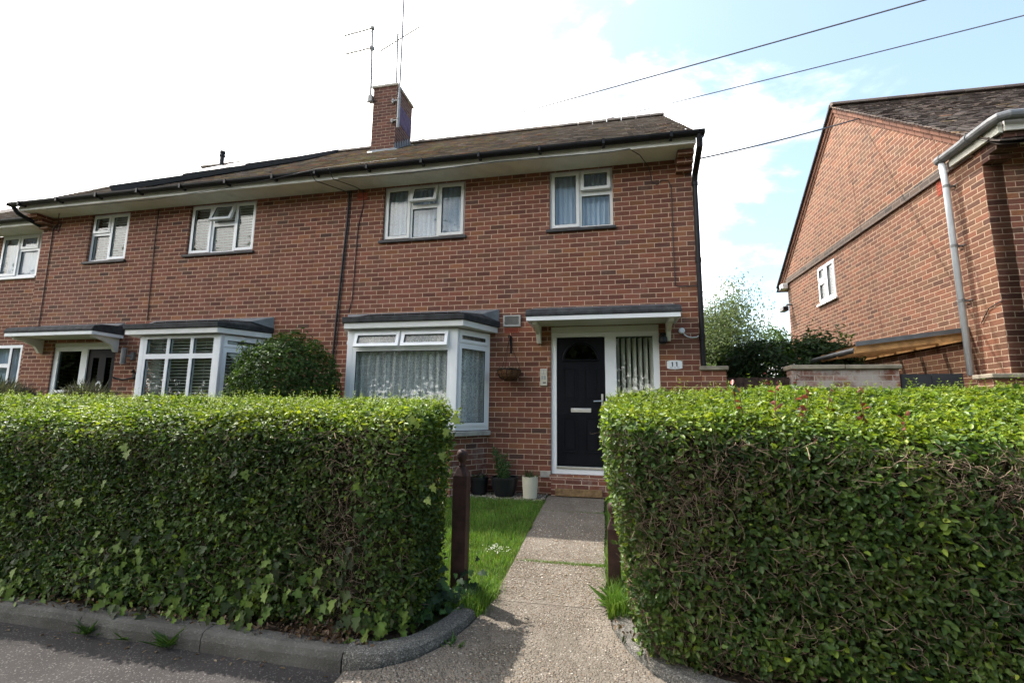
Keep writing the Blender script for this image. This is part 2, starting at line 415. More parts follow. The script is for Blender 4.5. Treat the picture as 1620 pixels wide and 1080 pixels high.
def unit(a): return a/np.maximum(np.linalg.norm(a, axis=1, keepdims=True), 1e-9)
def leaf_geo(P, N, D, length, width, C, fold=.25, curl=.15):
    """oval leaves: P base points, N normals, D direction of growth; returns V, F, C"""
    n = len(P); D = unit(D-N*np.sum(D*N, 1, keepdims=True)); B = np.cross(N, D)
    L = length[:, None]; W = width[:, None]
    prof = [(0, 0), (.32, .5), (.68, .42), (1, 0), (.68, -.42), (.32, -.5)]
    V = np.zeros((n, 6, 3))
    for i, (a, b) in enumerate(prof):
        V[:, i] = P + D*L*a + B*W*b + N*(W*fold*abs(b)*2 - L*curl*a*a)
    base = (np.arange(n)*6)[:, None]
    F = np.concatenate([base+np.array([[0, 1, 2, 3]]), base+np.array([[0, 3, 4, 5]])])
    return V.reshape(-1, 3), F, np.repeat(C, 6, 0)
def leaves(name, P, N, D, length, width, C, mat, parent=None, **k):
    V, F, CC = leaf_geo(P, N, D, length, width, C, **k)
    return raw_mesh(name, V, F, CC, mat, parent)
def pick(cols, n, jit=.25):
    c = np.array(cols)[RNG.integers(0, len(cols), n)]
    return c*(1+RNG.uniform(-jit, jit, (n, 1)))
def fbm(P, s, seed=0.):
    return np.array([mnoise.fractal(Vector((p[0]*s+seed, p[1]*s, p[2]*s)), .6, 2., 3) for p in P])

# ------------------------------------------------------------------ windows
def window(parent, xf, x0, x1, z0, z1, lights, y=.05, fw=.05, sill=None, cover=None, mat='pvc', depth=.06, cover_y=.13, name='window', sashw=.048):
    """lights: (x0, x1, z0, z1, kind, open degrees)"""
    mb = MB(); mb.holes(x0, x1, z0, z1, [l[:4] for l in lights], y, y+depth)
    w = mb.build(name, M[mat], parent, bevel=.004, xf=xf)
    for (a, b, c, d, kind, ang) in lights:
        T = I4
        e = 0.
        if kind != 'fix':
            T = Matrix.Translation((0, y-.004, d+.012)) @ Matrix.Rotation(-R(ang), 4, 'X') @ Matrix.Translation((0, -(y-.004), -(d+.012)))
            sb = MB(); sb.holes(a-.012, b+.012, c-.012, d+.012, [(a+sashw-.012, b-sashw+.012, c+sashw-.012, d-sashw+.012)], y-.022, y+.022)
            sb.build('sash', M[mat], w, bevel=.004, xf=xf @ T); e = sashw-.012
            gk = MB(); gk.holes(a+e-.002, b-e+.002, c+e-.002, d-e+.002, [(a+e+.008, b-e-.008, c+e+.008, d-e-.008)], y-.012, y-.004)
            gk.build('gasket', M['black'], w, xf=xf @ T)
        else:
            gk = MB(); gk.holes(a, b, c, d, [(a+.008, b-.008, c+.008, d-.008)], y+.012, y+.022)
            gk.build('gasket', M['black'], w, xf=xf)
        pb = MB(); pb.box(a+e, b-e, y+.004 if kind != 'fix' else y+.03, y+.012 if kind != 'fix' else y+.038, c+e, d-e)
        pb.build('pane', M['glass'], w, xf=xf @ T)
    if sill:
        sb = MB(); sb.box(x0-.05, x1+.04, -.045, y, z0-.045, z0-.002)
        sb.build('sill', M[sill], w, xf=xf, bevel=.004)
    if cover:
        kind = cover
        cy = y+cover_y
        if kind in ('net', 'cloth', 'lace'):
            n = max(12, int((x1-x0)/.012)); xs = np.linspace(x0+.02, x1-.02, n)
            ph = rnd.random()*9
            per = .12 if kind == 'lace' else .09
            def off(x, t):
                return (.028*math.sin(x/per*6.28+ph+1.2*math.sin(x*5+ph)+.3*t)+.011*math.sin(x/per*2.3*6.28+ph*2))
            V = []; zz = (z0+.02, z0+(z1-z0)*.5, z1-.02)
            for t, z in enumerate(zz):
                for x in xs: V.append((x, cy+off(x, t), z))
            F = [(t*n+i, t*n+i+1, (t+1)*n+i+1, (t+1)*n+i) for t in range(2) for i in range(n-1)]
            cb = MB(); cb.add(V, F); cb.build('net_curtain', M[kind], w, smooth=True, xf=xf)
        elif kind == 'blind':
            cb = MB(); z = z1-.05
            while z > z0+.03:
                T = xf @ Matrix.Translation((0, cy, z)) @ Matrix.Rotation(R(-32), 4, 'X')
                cb.box(x0+.03, x1-.03, -.020, .020, -.0012, .0012, T); z -= .052
            for q in (.2, .8):
                cb.tube([xf @ Vector((x0+(x1-x0)*q, cy-.026, z0+.03)), xf @ Vector((x0+(x1-x0)*q, cy-.026, z1-.03))], .0016, 4)
            cb.build('venetian_blind', M['blind'], w)
        elif kind == 'vertical':
            cb = MB(); x = x0+.05
            while x < x1-.03:
                T = xf @ Matrix.Translation((x, cy, 0)) @ Matrix.Rotation(R(-38+rnd.uniform(-6, 6)), 4, 'Z')
                cb.box(-.044, .044, -.001, .001, z0+.03, z1-.03, T); x += .082
            cb.build('vertical_blind', M['vblind'], w)
    return w

# ------------------------------------------------------------------ roof tiles
MOSS = [(.30, .205, .10), (.22, .155, .085), (.36, .28, .17)]
def tile_slope(mb, x0, x1, e, r, w=.165, gauge=.105, pal=None, mossf=None, xf=None, vjit=.004):
    """overlapping plain tiles from the eave line e=(y,z) up to the ridge r=(y,z)"""
    ey, ez = e; ry, rz = r
    L = math.hypot(ry-ey, rz-ez); uy, uz = (ry-ey)/L, (rz-ez)/L; ny, nz = -uz, uy
    if nz < 0: ny, nz = -ny, -nz
    k = int(L/gauge)
    for i in range(k+1):
        s0 = i*gauge; s1 = min(s0+gauge*1.55, L+.02)
        x = x0-(w/2 if i % 2 else 0.)
        while x < x1-.01:
            a, b = max(x+.0015, x0), min(x+w-.0015, x1); x += w
            if b-a < .02: continue
            lift = .014+rnd.uniform(-vjit, vjit); tl = rnd.uniform(-.003, .003); c = list(rnd.choice(pal)); v = rnd.uniform(.7, 1.25); c = [q*v for q in c]
            if mossf:
                mm = mossf((a+b)/2, s0/L)
                if rnd.random() < mm:
                    m2 = rnd.choice(MOSS); c = [q*.3+p*.7*rnd.uniform(.7, 1.2) for q, p in zip(c, m2)]
            d0 = rnd.uniform(-.006, .004)
            P = []
            for (s, t) in ((s0+d0, lift+.012), (s1, .012-.006)):
                for t2 in (t-.012, t):
                    for xx, dx in ((a, -tl), (b, tl)):
                        P.append(Vector((xx, ey+uy*s+ny*(t2+dx), ez+uz*s+nz*(t2+dx))))
            if xf is not None: P = [xf @ p for p in P]
            mb.add(P, [(0, 1, 3, 2), (2, 3, 7, 6), (0, 2, 6, 4), (1, 5, 7, 3)], tuple(c))
    return mb
ROOFPAL = [(.155, .132, .115), (.20, .172, .148), (.24, .205, .175), (.175, .150, .135), (.28, .25, .22), (.21, .165, .135)]
ROOFPAL2 = [(.085, .068, .061), (.115, .088, .076), (.14, .105, .088), (.10, .078, .070), (.135, .112, .096)]

# ------------------------------------------------------------------ the pair of semi-detached houses
PX = -4.96; XR = 1.20; XL = -11.15; ZT = 5.17; G0 = .05
EY, EZ, RY, RZ = -.47, 5.25, 3.48, 8.12
def mossA(x, t): return max(0., min(.85, .12+.62*max(0, 1-abs(x+4.6)/4.2)-.15*t))

def pair_half(h, xa, xb, openings, endx, uoff):
    mb = MB(); mb.holes(xa, xb, G0, ZT, openings, 0, .22)
    mb.build('front_wall', M['brick'], h, uvoff=(uoff, 0))
    sx = 1 if endx == xb else -1
    g = MB(); w0, w1 = (endx-.22, endx) if sx > 0 else (endx, endx+.22)
    poly = [(.221, G0), (7.0, G0), (7.0, ZT+.1), (3.5, RZ-.12), (.221, ZT-.02)]
    g.prism(poly, lambda a, p, q: (a, p, q), w0, w1)
    g.build('gable_wall', M['brick'], h, uvoff=(0, 0))
    b = MB(); b.box(xa+.001, xb-.001, 7.001, 7.2, G0, ZT+.1); b.build('rear_wall', M['brick'], h)
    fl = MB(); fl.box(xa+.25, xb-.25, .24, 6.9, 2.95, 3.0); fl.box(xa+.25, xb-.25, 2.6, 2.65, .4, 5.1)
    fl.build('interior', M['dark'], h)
    rf = MB()
    over = .06
    x0, x1 = (xa, endx+over) if sx > 0 else (endx-over, xb)
    tile_slope(rf, x0, x1, (EY, EZ), (RY, RZ), pal=ROOFPAL, mossf=mossA)
    uy, uz = RY-EY, RZ-EZ
    rf.add([(x0, EY+.02, EZ-.03), (x1, EY+.02, EZ-.03), (x1, RY, RZ-.03), (x0, RY, RZ-.03)], [(0, 1, 2, 3)], (.05, .04, .035))
    rf.add([(x0, RY, RZ-.02), (x1, RY, RZ-.02), (x1, 7.5, EZ), (x0, 7.5, EZ)], [(0, 1, 2, 3)], (.08, .06, .05))
    for k in range(int((x1-x0)/.33)+1):      # half-round ridge tiles
        a = x0+k*.33; bb = min(a+.32, x1)
        if bb-a < .05: continue
        c = rnd.choice(ROOFPAL)
        arc = [(.12*math.cos(t), .10*math.sin(t)) for t in np.linspace(0, math.pi, 7)]
        rf.prism(arc, lambda a_, p, q: (a_, RY+p, RZ-.015+q), a, bb, c)
    roof = rf.build('roof', M['tile'], h)
    so = MB(); so.box(xa if sx > 0 else xa+.0, xb, -.42, -.001, ZT-.002, ZT+.02); so.build('soffit', M['paint'], h)
    fa = MB(); fa.box(xa, xb, -.445, -.421, ZT-.02, ZT+.15); fa.build('fascia', M['paint'], h)
    # gutter with brackets, black
    gx0, gx1 = (xa, endx+.10) if sx > 0 else (endx-.12, xb)
    gt = MB(); arc = [(.062*math.cos(t), .062*math.sin(t)) for t in np.linspace(math.pi, 2*math.pi, 9)]
    arc2 = [(.052*math.cos(t), .052*math.sin(t)) for t in np.linspace(2*math.pi, math.pi, 9)]
    gt.prism(arc+arc2, lambda a, p, q: (a, -.515+p, ZT+.105+q), gx0, gx1)
    x = gx0+.3
    while x < gx1-.1:
        gt.box(x-.018, x+.018, -.585, -.45, ZT+.035, ZT+.112); x += .92
    gt.box(gx1-.012, gx1, -.577, -.453, ZT+.043, ZT+.105) if sx > 0 else gt.box(gx0, gx0+.012, -.577, -.453, ZT+.043, ZT+.105)
    gt.build('gutter', M['black'], h)
    # brick corbel carrying the eave at the end of the wall
    cb = MB()
    for i, dz in enumerate((0, .075, .15)):
        x_0, x_1 = (endx-.225, endx-.002) if sx > 0 else (endx+.002, endx+.225)
        cb.box(x_0, x_1, -.09-.10*i, -.002, ZT-.235+dz, ZT-.163+dz)
    cb.build('eave_corbel', M['brick'], h, uvoff=(uoff, 0))
    return roof

# ---- number 11: right half
h11 = thing('brick_house', 'red brick semi-detached house with the black panelled front door and brick chimney', 'house', (-1.9, 3.5, .28), 'red brick houses along the street')
WA = (-.905, .058, 4.205, ZT-.003); WB = (-3.71, -2.28, 4.215, ZT-.003)
DOOR = (-.885, .662, .56, 2.70)
BAYO = (-4.0, -1.95, 1.1, 2.62)
roof11 = pair_half(h11, PX, XR, [WA, WB, DOOR, BAYO], XR, -XR)
window(h11, I4, *WB, [(-3.665, -3.255, WB[2]+.05, WB[3]-.05, 'case', 0), (-3.205, -2.775, WB[2]+.05, 4.755, 'fix', 0), (-3.205, -2.775, 4.825, WB[3]-.05, 'vent', 20), (-2.725, -2.325, WB[2]+.05, WB[3]-.05, 'case', 0)], sill='slate', cover='net', mat='pvc2')
window(h11, I4, *WA, [(-.86, -.46, WA[2]+.05, WA[3]-.05, 'case', 0), (-.41, .013, WA[2]+.05, 4.735, 'fix', 0), (-.41, .013, 4.81, WA[3]-.05, 'vent', 9)], sill='slate', cover='cloth', mat='pvc2')

def canopy(h, x0, x1, zt, name='door_canopy'):
    """flat felt canopy on two curved white brackets"""
    c = MB(); c.cur = 0
    prof = [(0, zt+.105), (-.40, zt+.075), (-.52, zt+.04), (-.56, zt-.02), (-.56, zt-.06), (0, zt-.06)]
    c.prism(prof, lambda a, p, q: (a, p-.002, q), x0-.02, x1+.02)
    o = c.build(name, M['felt'], h, bevel=.012)
    f = MB(); f.box(x0-.005, x1+.005, -.548, -.522, zt-.122, zt-.062); f.box(x0-.005, x0+.02, -.521, -.002, zt-.122, zt-.062); f.box(x1-.02, x1+.005, -.521, -.002, zt-.122, zt-.062)
    f.build('canopy_fascia', M['pvc'], o, bevel=.003)
    s = MB(); s.box(x0+.021, x1-.021, -.521, -.002, zt-.112, zt-.098); s.build('canopy_soffit', M['cream'], o)
    for bx in (x0+.07, x1-.135):
        b = MB(); pr = [(-.002, zt-.114), (-.47, zt-.114), (-.47, zt-.16), (-.30, zt-.185), (-.14, zt-.25), (-.06, zt-.37), (-.002, zt-.37)]
        b.prism(pr, lambda a, p, q: (a, p, q), bx, bx+.06); b.build('bracket', M['paint'], o, bevel=.003)
    fl = MB(); fl.add([(x0, -.004, zt+.17), (x1, -.004, zt+.17), (x1, -.12, zt+.1), (x0, -.12, zt+.1), (x0, -.004, zt+.1), (x1, -.004, zt+.1)], [(0, 3, 2, 1), (0, 1, 5, 4), (0, 4, 3), (1, 2, 5), (3, 4, 5, 2)])
    fl.build('canopy_flashing', M['lead'], o)
    return o
canopy(h11, -1.155, .885, 2.81)

def front_door(h):
    x0, x1, z0, z1 = -.882, .659, .565, 2.69
    fr = MB()
    dl, dr = -.805, -.10; sl, sr = .06, .575
    fr.holes(x0, x1, z0, 2.60, [(dl, dr, .64, 2.535), (sl, sr, .72, 2.535)], .03, .10)
    f = fr.build('door_frame', M['pvc'], h, bevel=.004)
    hd = MB(); hd.box(x0, x1, .02, .10, 2.602, z1); hd.build('door_header', M['cream'], f)
    th = MB(); th.box(dl, dr, .012, .075, .642, .672); th.build('threshold', M['metal'], f, bevel=.003)
    sp = MB(); sp.box(sl, sr, .055, .062, .72, 2.535); sp.build('sidelight_pane', M['glass'], f)
    vb = MB(); x = sl+.02
    while x < sr+.03:
        T = Matrix.Translation((x, .16, 0)) @ Matrix.Rotation(R(-58+rnd.uniform(-5, 5)), 4, 'Z')
        vb.box(-.044, .044, -.001, .001, .75, 2.52, T); x += .080
    vb.build('vertical_blind', M['vblind'], f)
    # the leaf, with an arched light
    cx, cz, rx, rz = (dl+dr)/2, 2.205, .235, .225
    d = MB(); y0, y1 = .052, .095
    a, b, c, e = dl+.006, dr-.006, .675, 2.53
    n = 20; arc = [(cx+rx*math.cos(t), cz+rz*math.sin(t)) for t in np.linspace(math.pi, 0, n)]
    d.box(a, b, y0, y1, c, cz)
    V = []; F = []
    for (x, z) in arc: V += [(x, y0, z), (x, y0, e), (x, y1, z)]
    for i in range(n-1):
        F += [(3*i, 3*i+3, 3*i+4, 3*i+1), (3*i, 3*i+2, 3*i+5, 3*i+3)]
    d.add(V, F)
    d.box(a, cx-rx, y0, y1, cz, e); d.box(cx+rx, b, y0, y1, cz, e)
    leaf = d.build('front_door', M['door'], h)
    mo = MB()
    ring = [(cx+(rx+.02)*math.cos(t), y0-.006, cz+(rz+.02)*math.sin(t)) for t in np.linspace(0, math.pi, 25)]
    mo.tube(ring, .018, 8); mo.tube([(cx-rx-.03, y0-.006, cz-.015), (cx+rx+.03, y0-.006, cz-.015)], .016, 8)
    for (px0, px1) in ((dl+.085, cx-.045), (cx+.045, dr-.085)):
        for (pz0, pz1) in ((1.60, 2.09), (.86, 1.37)):
            mo.holes(px0, px1, pz0, pz1, [(px0+.022, px1-.022, pz0+.022, pz1-.022)], y0-.010, y0+.002)
            mo.box(px0+.045, px1-.045, y0-.008, y0+.002, pz0+.045, pz1-.045)
    mo.box(a+.02, b-.02, y0-.006, y0+.002, 1.395, 1.405)
    mo.build('door_moulding', M['door'], leaf, bevel=.006)
    gp = MB(); gp.prism(arc, lambda q, x, z: (x, q, z), .066, .072); gp.build('door_light', M['dglass'], leaf)
    lp = MB(); lp.box(cx-.145, cx+.145, y0-.016, y0-.001, 1.435, 1.495); lp.box(cx-.125, cx+.125, y0-.022, y0-.016, 1.45, 1.482)
    lp.build('letterbox', M['metal'], leaf, bevel=.004)
    hn = MB(); hn.box(dr-.062, dr-.034, y0-.012, y0-.001, 1.47, 1.70); hn.tube([(dr-.048, y0-.01, 1.60), (dr-.048, y0-.05, 1.60), (dr-.17, y0-.055, 1.595)], .010, 8)
    hn.build('door_handle', M['metal'], leaf, smooth=False)
    st = MB(); st.box(x0+.02, .30, -.16, -.002, .29, .505); st.box(x0-.02, x1+.05, -.03, -.001, .49, .558)
    st.build('door_step', M['brick_low'], h)
    pl = MB(); pl.box(-1.04, -.887, -.012, .05, .51, .60); pl.build('concrete_block', M['stone'], h, bevel=.006)
    return leaf
front_door(h11)

def bay(h, fl, fr, wl, wr, cover, vents, cols, roofx, name='bay_window', p=.62, tz=(2.29, 2.35), tide=False):
    """splayed bay: front corners fl, fr at depth p; meets the wall at wl, wr"""
    Z0, Z1 = 1.165, 2.60
    base = MB()
    for (a, b) in (((wl+.03, -.001), (fl+.02, -p+.04)), ((fl+.02, -p+.04), (fr-.02, -p+.04)), ((fr-.02, -p+.04), (wr-.03, -.001))):
        T = frame(a, b); L = math.hypot(b[0]-a[0], b[1]-a[1])
        base.box(0, L, 0, .1, .15, 1.09, T)
    o = base.build(name, M['brick_low'], h)
    sl = MB(); poly = [(wl-.04, -.002), (fl-.05, -p-.06), (fr+.05, -p-.06), (wr+.04, -.002)]
    V = [(x, y, z) for z in (1.085, 1.155) for x, y in poly]
    sl.add(V, [(0, 1, 2, 3), (7, 6, 5, 4), (0, 4, 5, 1), (1, 5, 6, 2), (2, 6, 7, 3), (3, 7, 4, 0)]); sl.build('bay_sill', M['stone'], o, bevel=.012)
    L = fr-fl
    # front
    lights = []
    n = len(cols)-1
    for i in range(n):
        a, b = cols[i]+.03, cols[i+1]-.03
        lights.append((a, b, Z0+.06, tz[0], 'fix', 0)); lights.append((a, b, tz[1], Z1-.05, 'vent' if vents else 'fix', 17 if vents else 0))
    # lower centre light of the lace bay is one pane
    if vents: lights = [(cols[0]+.03, cols[-1]-.03, Z0+.06, tz[0], 'fix', 0)]+lights[1::2]
    T = frame((fl, -p), (fr, -p))
    window(h, T, 0, L, Z0, Z1, lights, y=0, fw=.05, cover=cover, mat='pvc', depth=.06, cover_y=.10)
    for (a, b, right) in (((wl, -.002), (fl, -p), False), ((fr, -p), (wr, -.002), True)):
        T = frame(a, b); L2 = math.hypot(b[0]-a[0], b[1]-a[1])
        lg = [(.09, L2-.08, Z0+.07, 2.36, 'case', 0), (.09, L2-.08, 2.42, Z1-.05, 'vent', 0 if right else 14)]
        window(h, T, 0, L2, Z0, Z1, lg, y=0, cover=cover, mat='pvc', depth=.06, cover_y=.08)
    for x in (fl, fr):
        cp = MB(); cp.box(x-.05, x+.05, -p-.004, -p+.07, Z0, Z1); cp.build('corner_post', M['pvc'], o, bevel=.01)
    # roof: felt slab with white fascia and lead apron
    rx0, rx1, rw0, rw1 = roofx; q = p+.10
    def ring(off, z): return [(rw0-off, -.003, z), (rx0-off*.7, -q-off, z), (rx1+off*.7, -q-off, z), (rw1+off, -.003, z)]
    fa = MB(); A, B = ring(0, 2.615), ring(0, 2.70); fa.add(A+B, [(0, 1, 2, 3), (7, 6, 5, 4), (0, 4, 5, 1), (1, 5, 6, 2), (2, 6, 7, 3), (3, 7, 4, 0)])
    fo = fa.build('bay_fascia', M['pvc2'], o, bevel=.004)
    fe = MB(); A, B, C = ring(.03, 2.702), ring(.035, 2.785), [(rw0+.12, -.003, 2.91), (rx0+.2, -q+.35, 2.87), (rx1-.2, -q+.35, 2.87), (rw1-.12, -.003, 2.91)]
    fe.add(A+B+C, [(0, 1, 2, 3), (0, 4, 5, 1), (1, 5, 6, 2), (2, 6, 7, 3), (4, 8, 9, 5), (5, 9, 10, 6), (6, 10, 11, 7), (8, 11, 10, 9)])
    fe.build('bay_roof', M['felt'], o, bevel=.01)
    le = MB(); le.add([(rw0, -.004, 2.985), (rw1+.02, -.004, 2.985), (rw1+.02, -.004, 2.79), (rw1-.18, -.30, 2.86), (rx1-.2, -q+.33, 2.885), (rx0+.2, -q+.33, 2.885), (rw0+.18, -.30, 2.86), (rw0, -.004, 2.79)], [(0, 1, 4, 5), (1, 2, 3), (1, 3, 4), (0, 5, 6), (0, 6, 7)])
    le.build('bay_flashing', M['lead'], o)
    return o
bay(h11, -3.80, -2.175, -4.13, -1.82, 'lace', True, [.07, .8125, 1.555], (-3.86, -2.02, -4.25, -1.70))

# chimney
ch = MB(); cx0, cx1, cy0, cy1, ct = -5.43, -4.83, 2.42, 3.28, 9.0
ch.box(cx0, cx1, cy0, cy1, 6.9, ct)
chim = ch.build('chimney', M['brickc'], h11, uvoff=(.01, 0))
c = MB(); c.box(cx0-.035, cx1+.035, cy0-.035, cy1+.035, ct, ct+.06); c.build('chimney_cap', M['stone'], chim, bevel=.01)
c = MB(); c.lathe([(.12, 0), (.13, .08), (.10, .12), (.08, .13)], (-5.13, 2.7, ct+.06), 16); c.build('chimney_pot', M['stone'], chim)
c = MB(); c.box(cx0-.03, cx1+.03, cy0-.012, cy0-.001, 7.16, 7.42)
for i in range(7):
    y = cy0+i*.125; z = RZ-(RY-y)*(RZ-EZ)/(RY-EY)
    c.add([(cx1+.003, y, z+.02), (cx1+.003, y+.12, z+.10), (cx1+.003, y+.05, z+.26), (cx1+.003, y, z+.16)], [(0, 1, 2, 3)])
c.add([(cx1+.004, cy0-.1, 7.25), (cx1+.004, cy1, 8.0), (cx1+.09, cy1, 8.01), (cx1+.09, cy0-.1, 7.27)], [(0, 1, 2, 3)])
c.add([(cx0-.06, cy0-.11, 7.26), (cx1+.09, cy0-.11, 7.26), (cx1+.09, cy0-.005, 7.40), (cx0-.06, cy0-.005, 7.40)], [(0, 1, 2, 3)])
c.build('chimney_flashing', M['lead'], chim)
c = MB(); c.box(cx1, cx1+.004, cy0+.18, cy1-.05, 8.15, 8.62); c.build('paint_patch', M['purple'], chim)

# downpipe, air vent, cables on the wall of number 11
d = MB(); d.tube([(1.235, -.515, 5.24), (1.24, -.47, 5.09), (1.24, -.22, 4.97), (1.236, -.05, 4.88), (1.234, -.01, 4.78)], .042, 10)
d.tube([(1.234, -.01, 4.80), (1.234, -.01, 2.05)], .036, 10)
for z in (4.76, 3.6, 2.5): d.tube([(1.234, -.01, z-.03), (1.234, -.01, z+.03)], .045, 10)
d.build('downpipe', M['black'], h11)
v = MB(); v.holes(-1.612, -1.343, 2.71, 2.885, [(-1.585, -1.37, 2.735, 2.862)], -.03, -.001)
for i in range(9):
    z = 2.74+i*.0145; v.box(-1.586, -1.369, -.024, -.006, z, z+.004, Matrix.Identity(4))
v.box(-1.59, -1.365, -.006, -.001, 2.73, 2.865)
v.build('air_vent', simple('grey_vent', (.33, .33, .31), .6, .1, 6), h11)
v = MB()
for i in range(9):
    for j in range(3): v.box(-1.592+i*.0255, -1.574+i*.0255, -.008, -.0005, 2.617+j*.027, 2.636+j*.027)
v.build('airbrick', M['red'], h11)
def cable(name, pts, r, mat, parent):
    b = MB(); b.tube(pts, r, 6); return b.build(name, mat, parent)
W_ = M['wire']; WM = M['wirem']
cable('cable', [(-4.36, -.012, 5.15), (-4.37, -.012, 4.6), (-4.42, -.012, 3.6), (-4.46, -.012, 2.78), (-4.50, -.012, 1.4)], .014, W_, h11)
cable('cable', [(-4.325, -.012, 5.15), (-4.335, -.012, 4.6), (-4.40, -.012, 3.2), (-4.45, -.012, 1.4)], .006, W_, h11)
cable('cable', [(-4.10, -.01, 5.15), (-4.08, -.01, 4.9), (-4.16, -.01, 4.5), (-4.18, -.01, 3.6), (-4.19, -.01, 3.2), (-4.24, -.01, 3.03)], .007, WM, h11)
v = MB(); v.box(-4.21, -4.02, -.012, -.0005, 4.97, 5.10); v.build('airbrick', M['red'], h11)
cable('cable', [(-4.3, -.46, 5.15), (-3., -.46, 5.12), (-1.6, -.46, 5.16), (0., -.46, 5.13), (.3, -.46, 5.15), (.45, -.3, 5.13), (.58, -.03, 5.10), (.615, -.012, 5.0), (.63, -.012, 4.84), (.70, -.012, 4.80), (.78, -.012, 4.86), (.87, -.012, 4.84), (.905, -.012, 4.72), (.90, -.012, 3.9), (.905, -.012, 3.26), (.93, -.012, 3.23), (1.2, -.012, 3.23)], .006, W_, h11)
cable('cable', [(-10.4, -.47, 5.12), (-8, -.46, 5.10), (-6.5, -.47, 5.17), (-5.3, -.58, 5.20), (-4.6, -.60, 5.27), (-3.2, -.60, 5.30)], .0045, M['wire'], h11)
cable('cable', [(-4.4, -.59, 5.26), (-4.38, -.47, 5.14), (-4.15, -.2, 5.12), (-4.06, -.02, 5.10)], .007, W_, h11)
cable('cable', [(-4.75, -.59, 5.26), (-4.7, -.47, 5.14), (-4.5, -.2, 5.13), (-4.37, -.02, 5.12)], .007, W_, h11)

# ---- the neighbour: left half
h9 = thing('brick_house', 'red brick semi-detached house with white venetian blinds in its bay and two-pane black door', 'house', (-8.05, 3.5, .28), 'red brick houses along the street')
WC = (-7.63, -6.205, 4.205, ZT-.003); WD = (-9.955, -9.02, 4.20, ZT-.003)
DOOR9 = (-10.42, -8.93, .56, 2.62); BAY9 = (-7.95, -5.95, 1.1, 2.62)
pair_half(h9, XL, PX-.002, [WC, WD, DOOR9, BAY9], XL, -XL)
window(h9, I4, *WC, [(-7.585, -7.175, WC[2]+.05, WC[3]-.05, 'case', 0), (-7.115, -6.685, WC[2]+.05, 4.73, 'fix', 0), (-7.115, -6.685, 4.80, WC[3]-.05, 'vent', 20), (-6.635, -6.25, WC[2]+.05, WC[3]-.05, 'case', 0)], sill='slate', cover='blind')
window(h9, I4, *WD, [(-9.905, -9.52, WD[2]+.05, 4.735, 'fix', 0), (-9.905, -9.52, 4.80, WD[3]-.05, 'vent', 0), (-9.47, -9.07, WD[2]+.05, WD[3]-.05, 'case', 0)], sill='slate', cover='blind')
canopy(h9, -10.80, -8.80, 2.80)
bay(h9, -7.60, -6.12, -7.95, -5.78, 'blind', False, [.06, .52, .98, 1.42], (-7.86, -6.06, -8.16, -5.66), tz=(2.22, 2.30))
def door9(h):
    x0, x1 = -10.42, -8.93
    f = MB(); f.holes(x0, x1, .56, 2.55, [(-10.32, -9.77, .66, 2.47), (-9.62, -8.965, .62, 2.50)], .03, .09)
    f.box(-10.32, -9.77, .035, .08, 1.685, 1.735)
    fo = f.build('door_frame', M['pvc'], h, bevel=.004)
    hd = MB(); hd.box(x0, x1, .02, .09, 2.552, 2.62); hd.build('door_header', M['cream'], fo)
    for a, b in ((.66, 1.685), (1.735, 2.47)):
        p = MB(); p.box(-10.32, -9.77, .055, .062, a, b); p.build('sidelight_pane', M['dglass'], fo)
    d = MB(); d.holes(-9.618, -8.967, .622, 2.498, [(-9.50, -9.36, 1.0, 2.34), (-9.20, -9.07, 1.0, 2.34)], .05, .09)
    lo = d.build('front_door', M['door'], h)
    p = MB(); p.box(-9.50, -9.36, .062, .068, 1.0, 2.34); p.box(-9.20, -9.07, .062, .068, 1.0, 2.34); p.build('door_light', M['dglass'], lo)
    r = MB(); r.tube([(-9.28+.062*math.cos(t), .035, 1.80+.075*math.sin(t)) for t in np.linspace(0, 6.283, 25)], .011, 8); r.box(-9.30, -9.26, .03, .05, 1.86, 1.90)
    r.build('door_knocker', M['pvc'], lo, smooth=False)
door9(h9)
cable('cable', [(-8.35, -.012, 5.15), (-8.345, -.012, 4.4), (-8.31, -.012, 3.4), (-8.295, -.012, 3.0)], .008, WM, h9)
cable('cable', [(-10.885, -.012, 4.95), (-10.87, -.012, 4.0), (-10.86, -.012, 2.95)], .008, W_, h9)
cable('cable', [(-10.88, -.012, 4.92), (-10.78, -.012, 5.06), (-10.70, -.012, 5.04), (-10.74, -.012, 4.86), (-10.80, -.012, 4.90), (-10.78, -.012, 5.06), (-10.5, -.2, 5.15)], .008, WM, h9)
v = MB(); v.tube([(-10.38, 3.25, 7.85), (-10.38, 3.25, 8.35)], .055, 10); v.tube([(-10.38, 3.25, 8.26), (-10.38, 3.25, 8.31)], .075, 10); v.tube([(-10.38, 3.25, 8.35), (-10.38, 3.25, 8.42)], .07, 10); v.box(-10.56, -10.30, 3.2, 3.4, 7.98, 8.01)
v.build('soil_vent', M['black'], h9)
d = MB(); d.tube([(-11.22, -.515, 5.25), (-11.2, -.42, 5.12), (-11.12, -.05, 4.98)], .04, 8); d.build('downpipe', M['black'], h9)

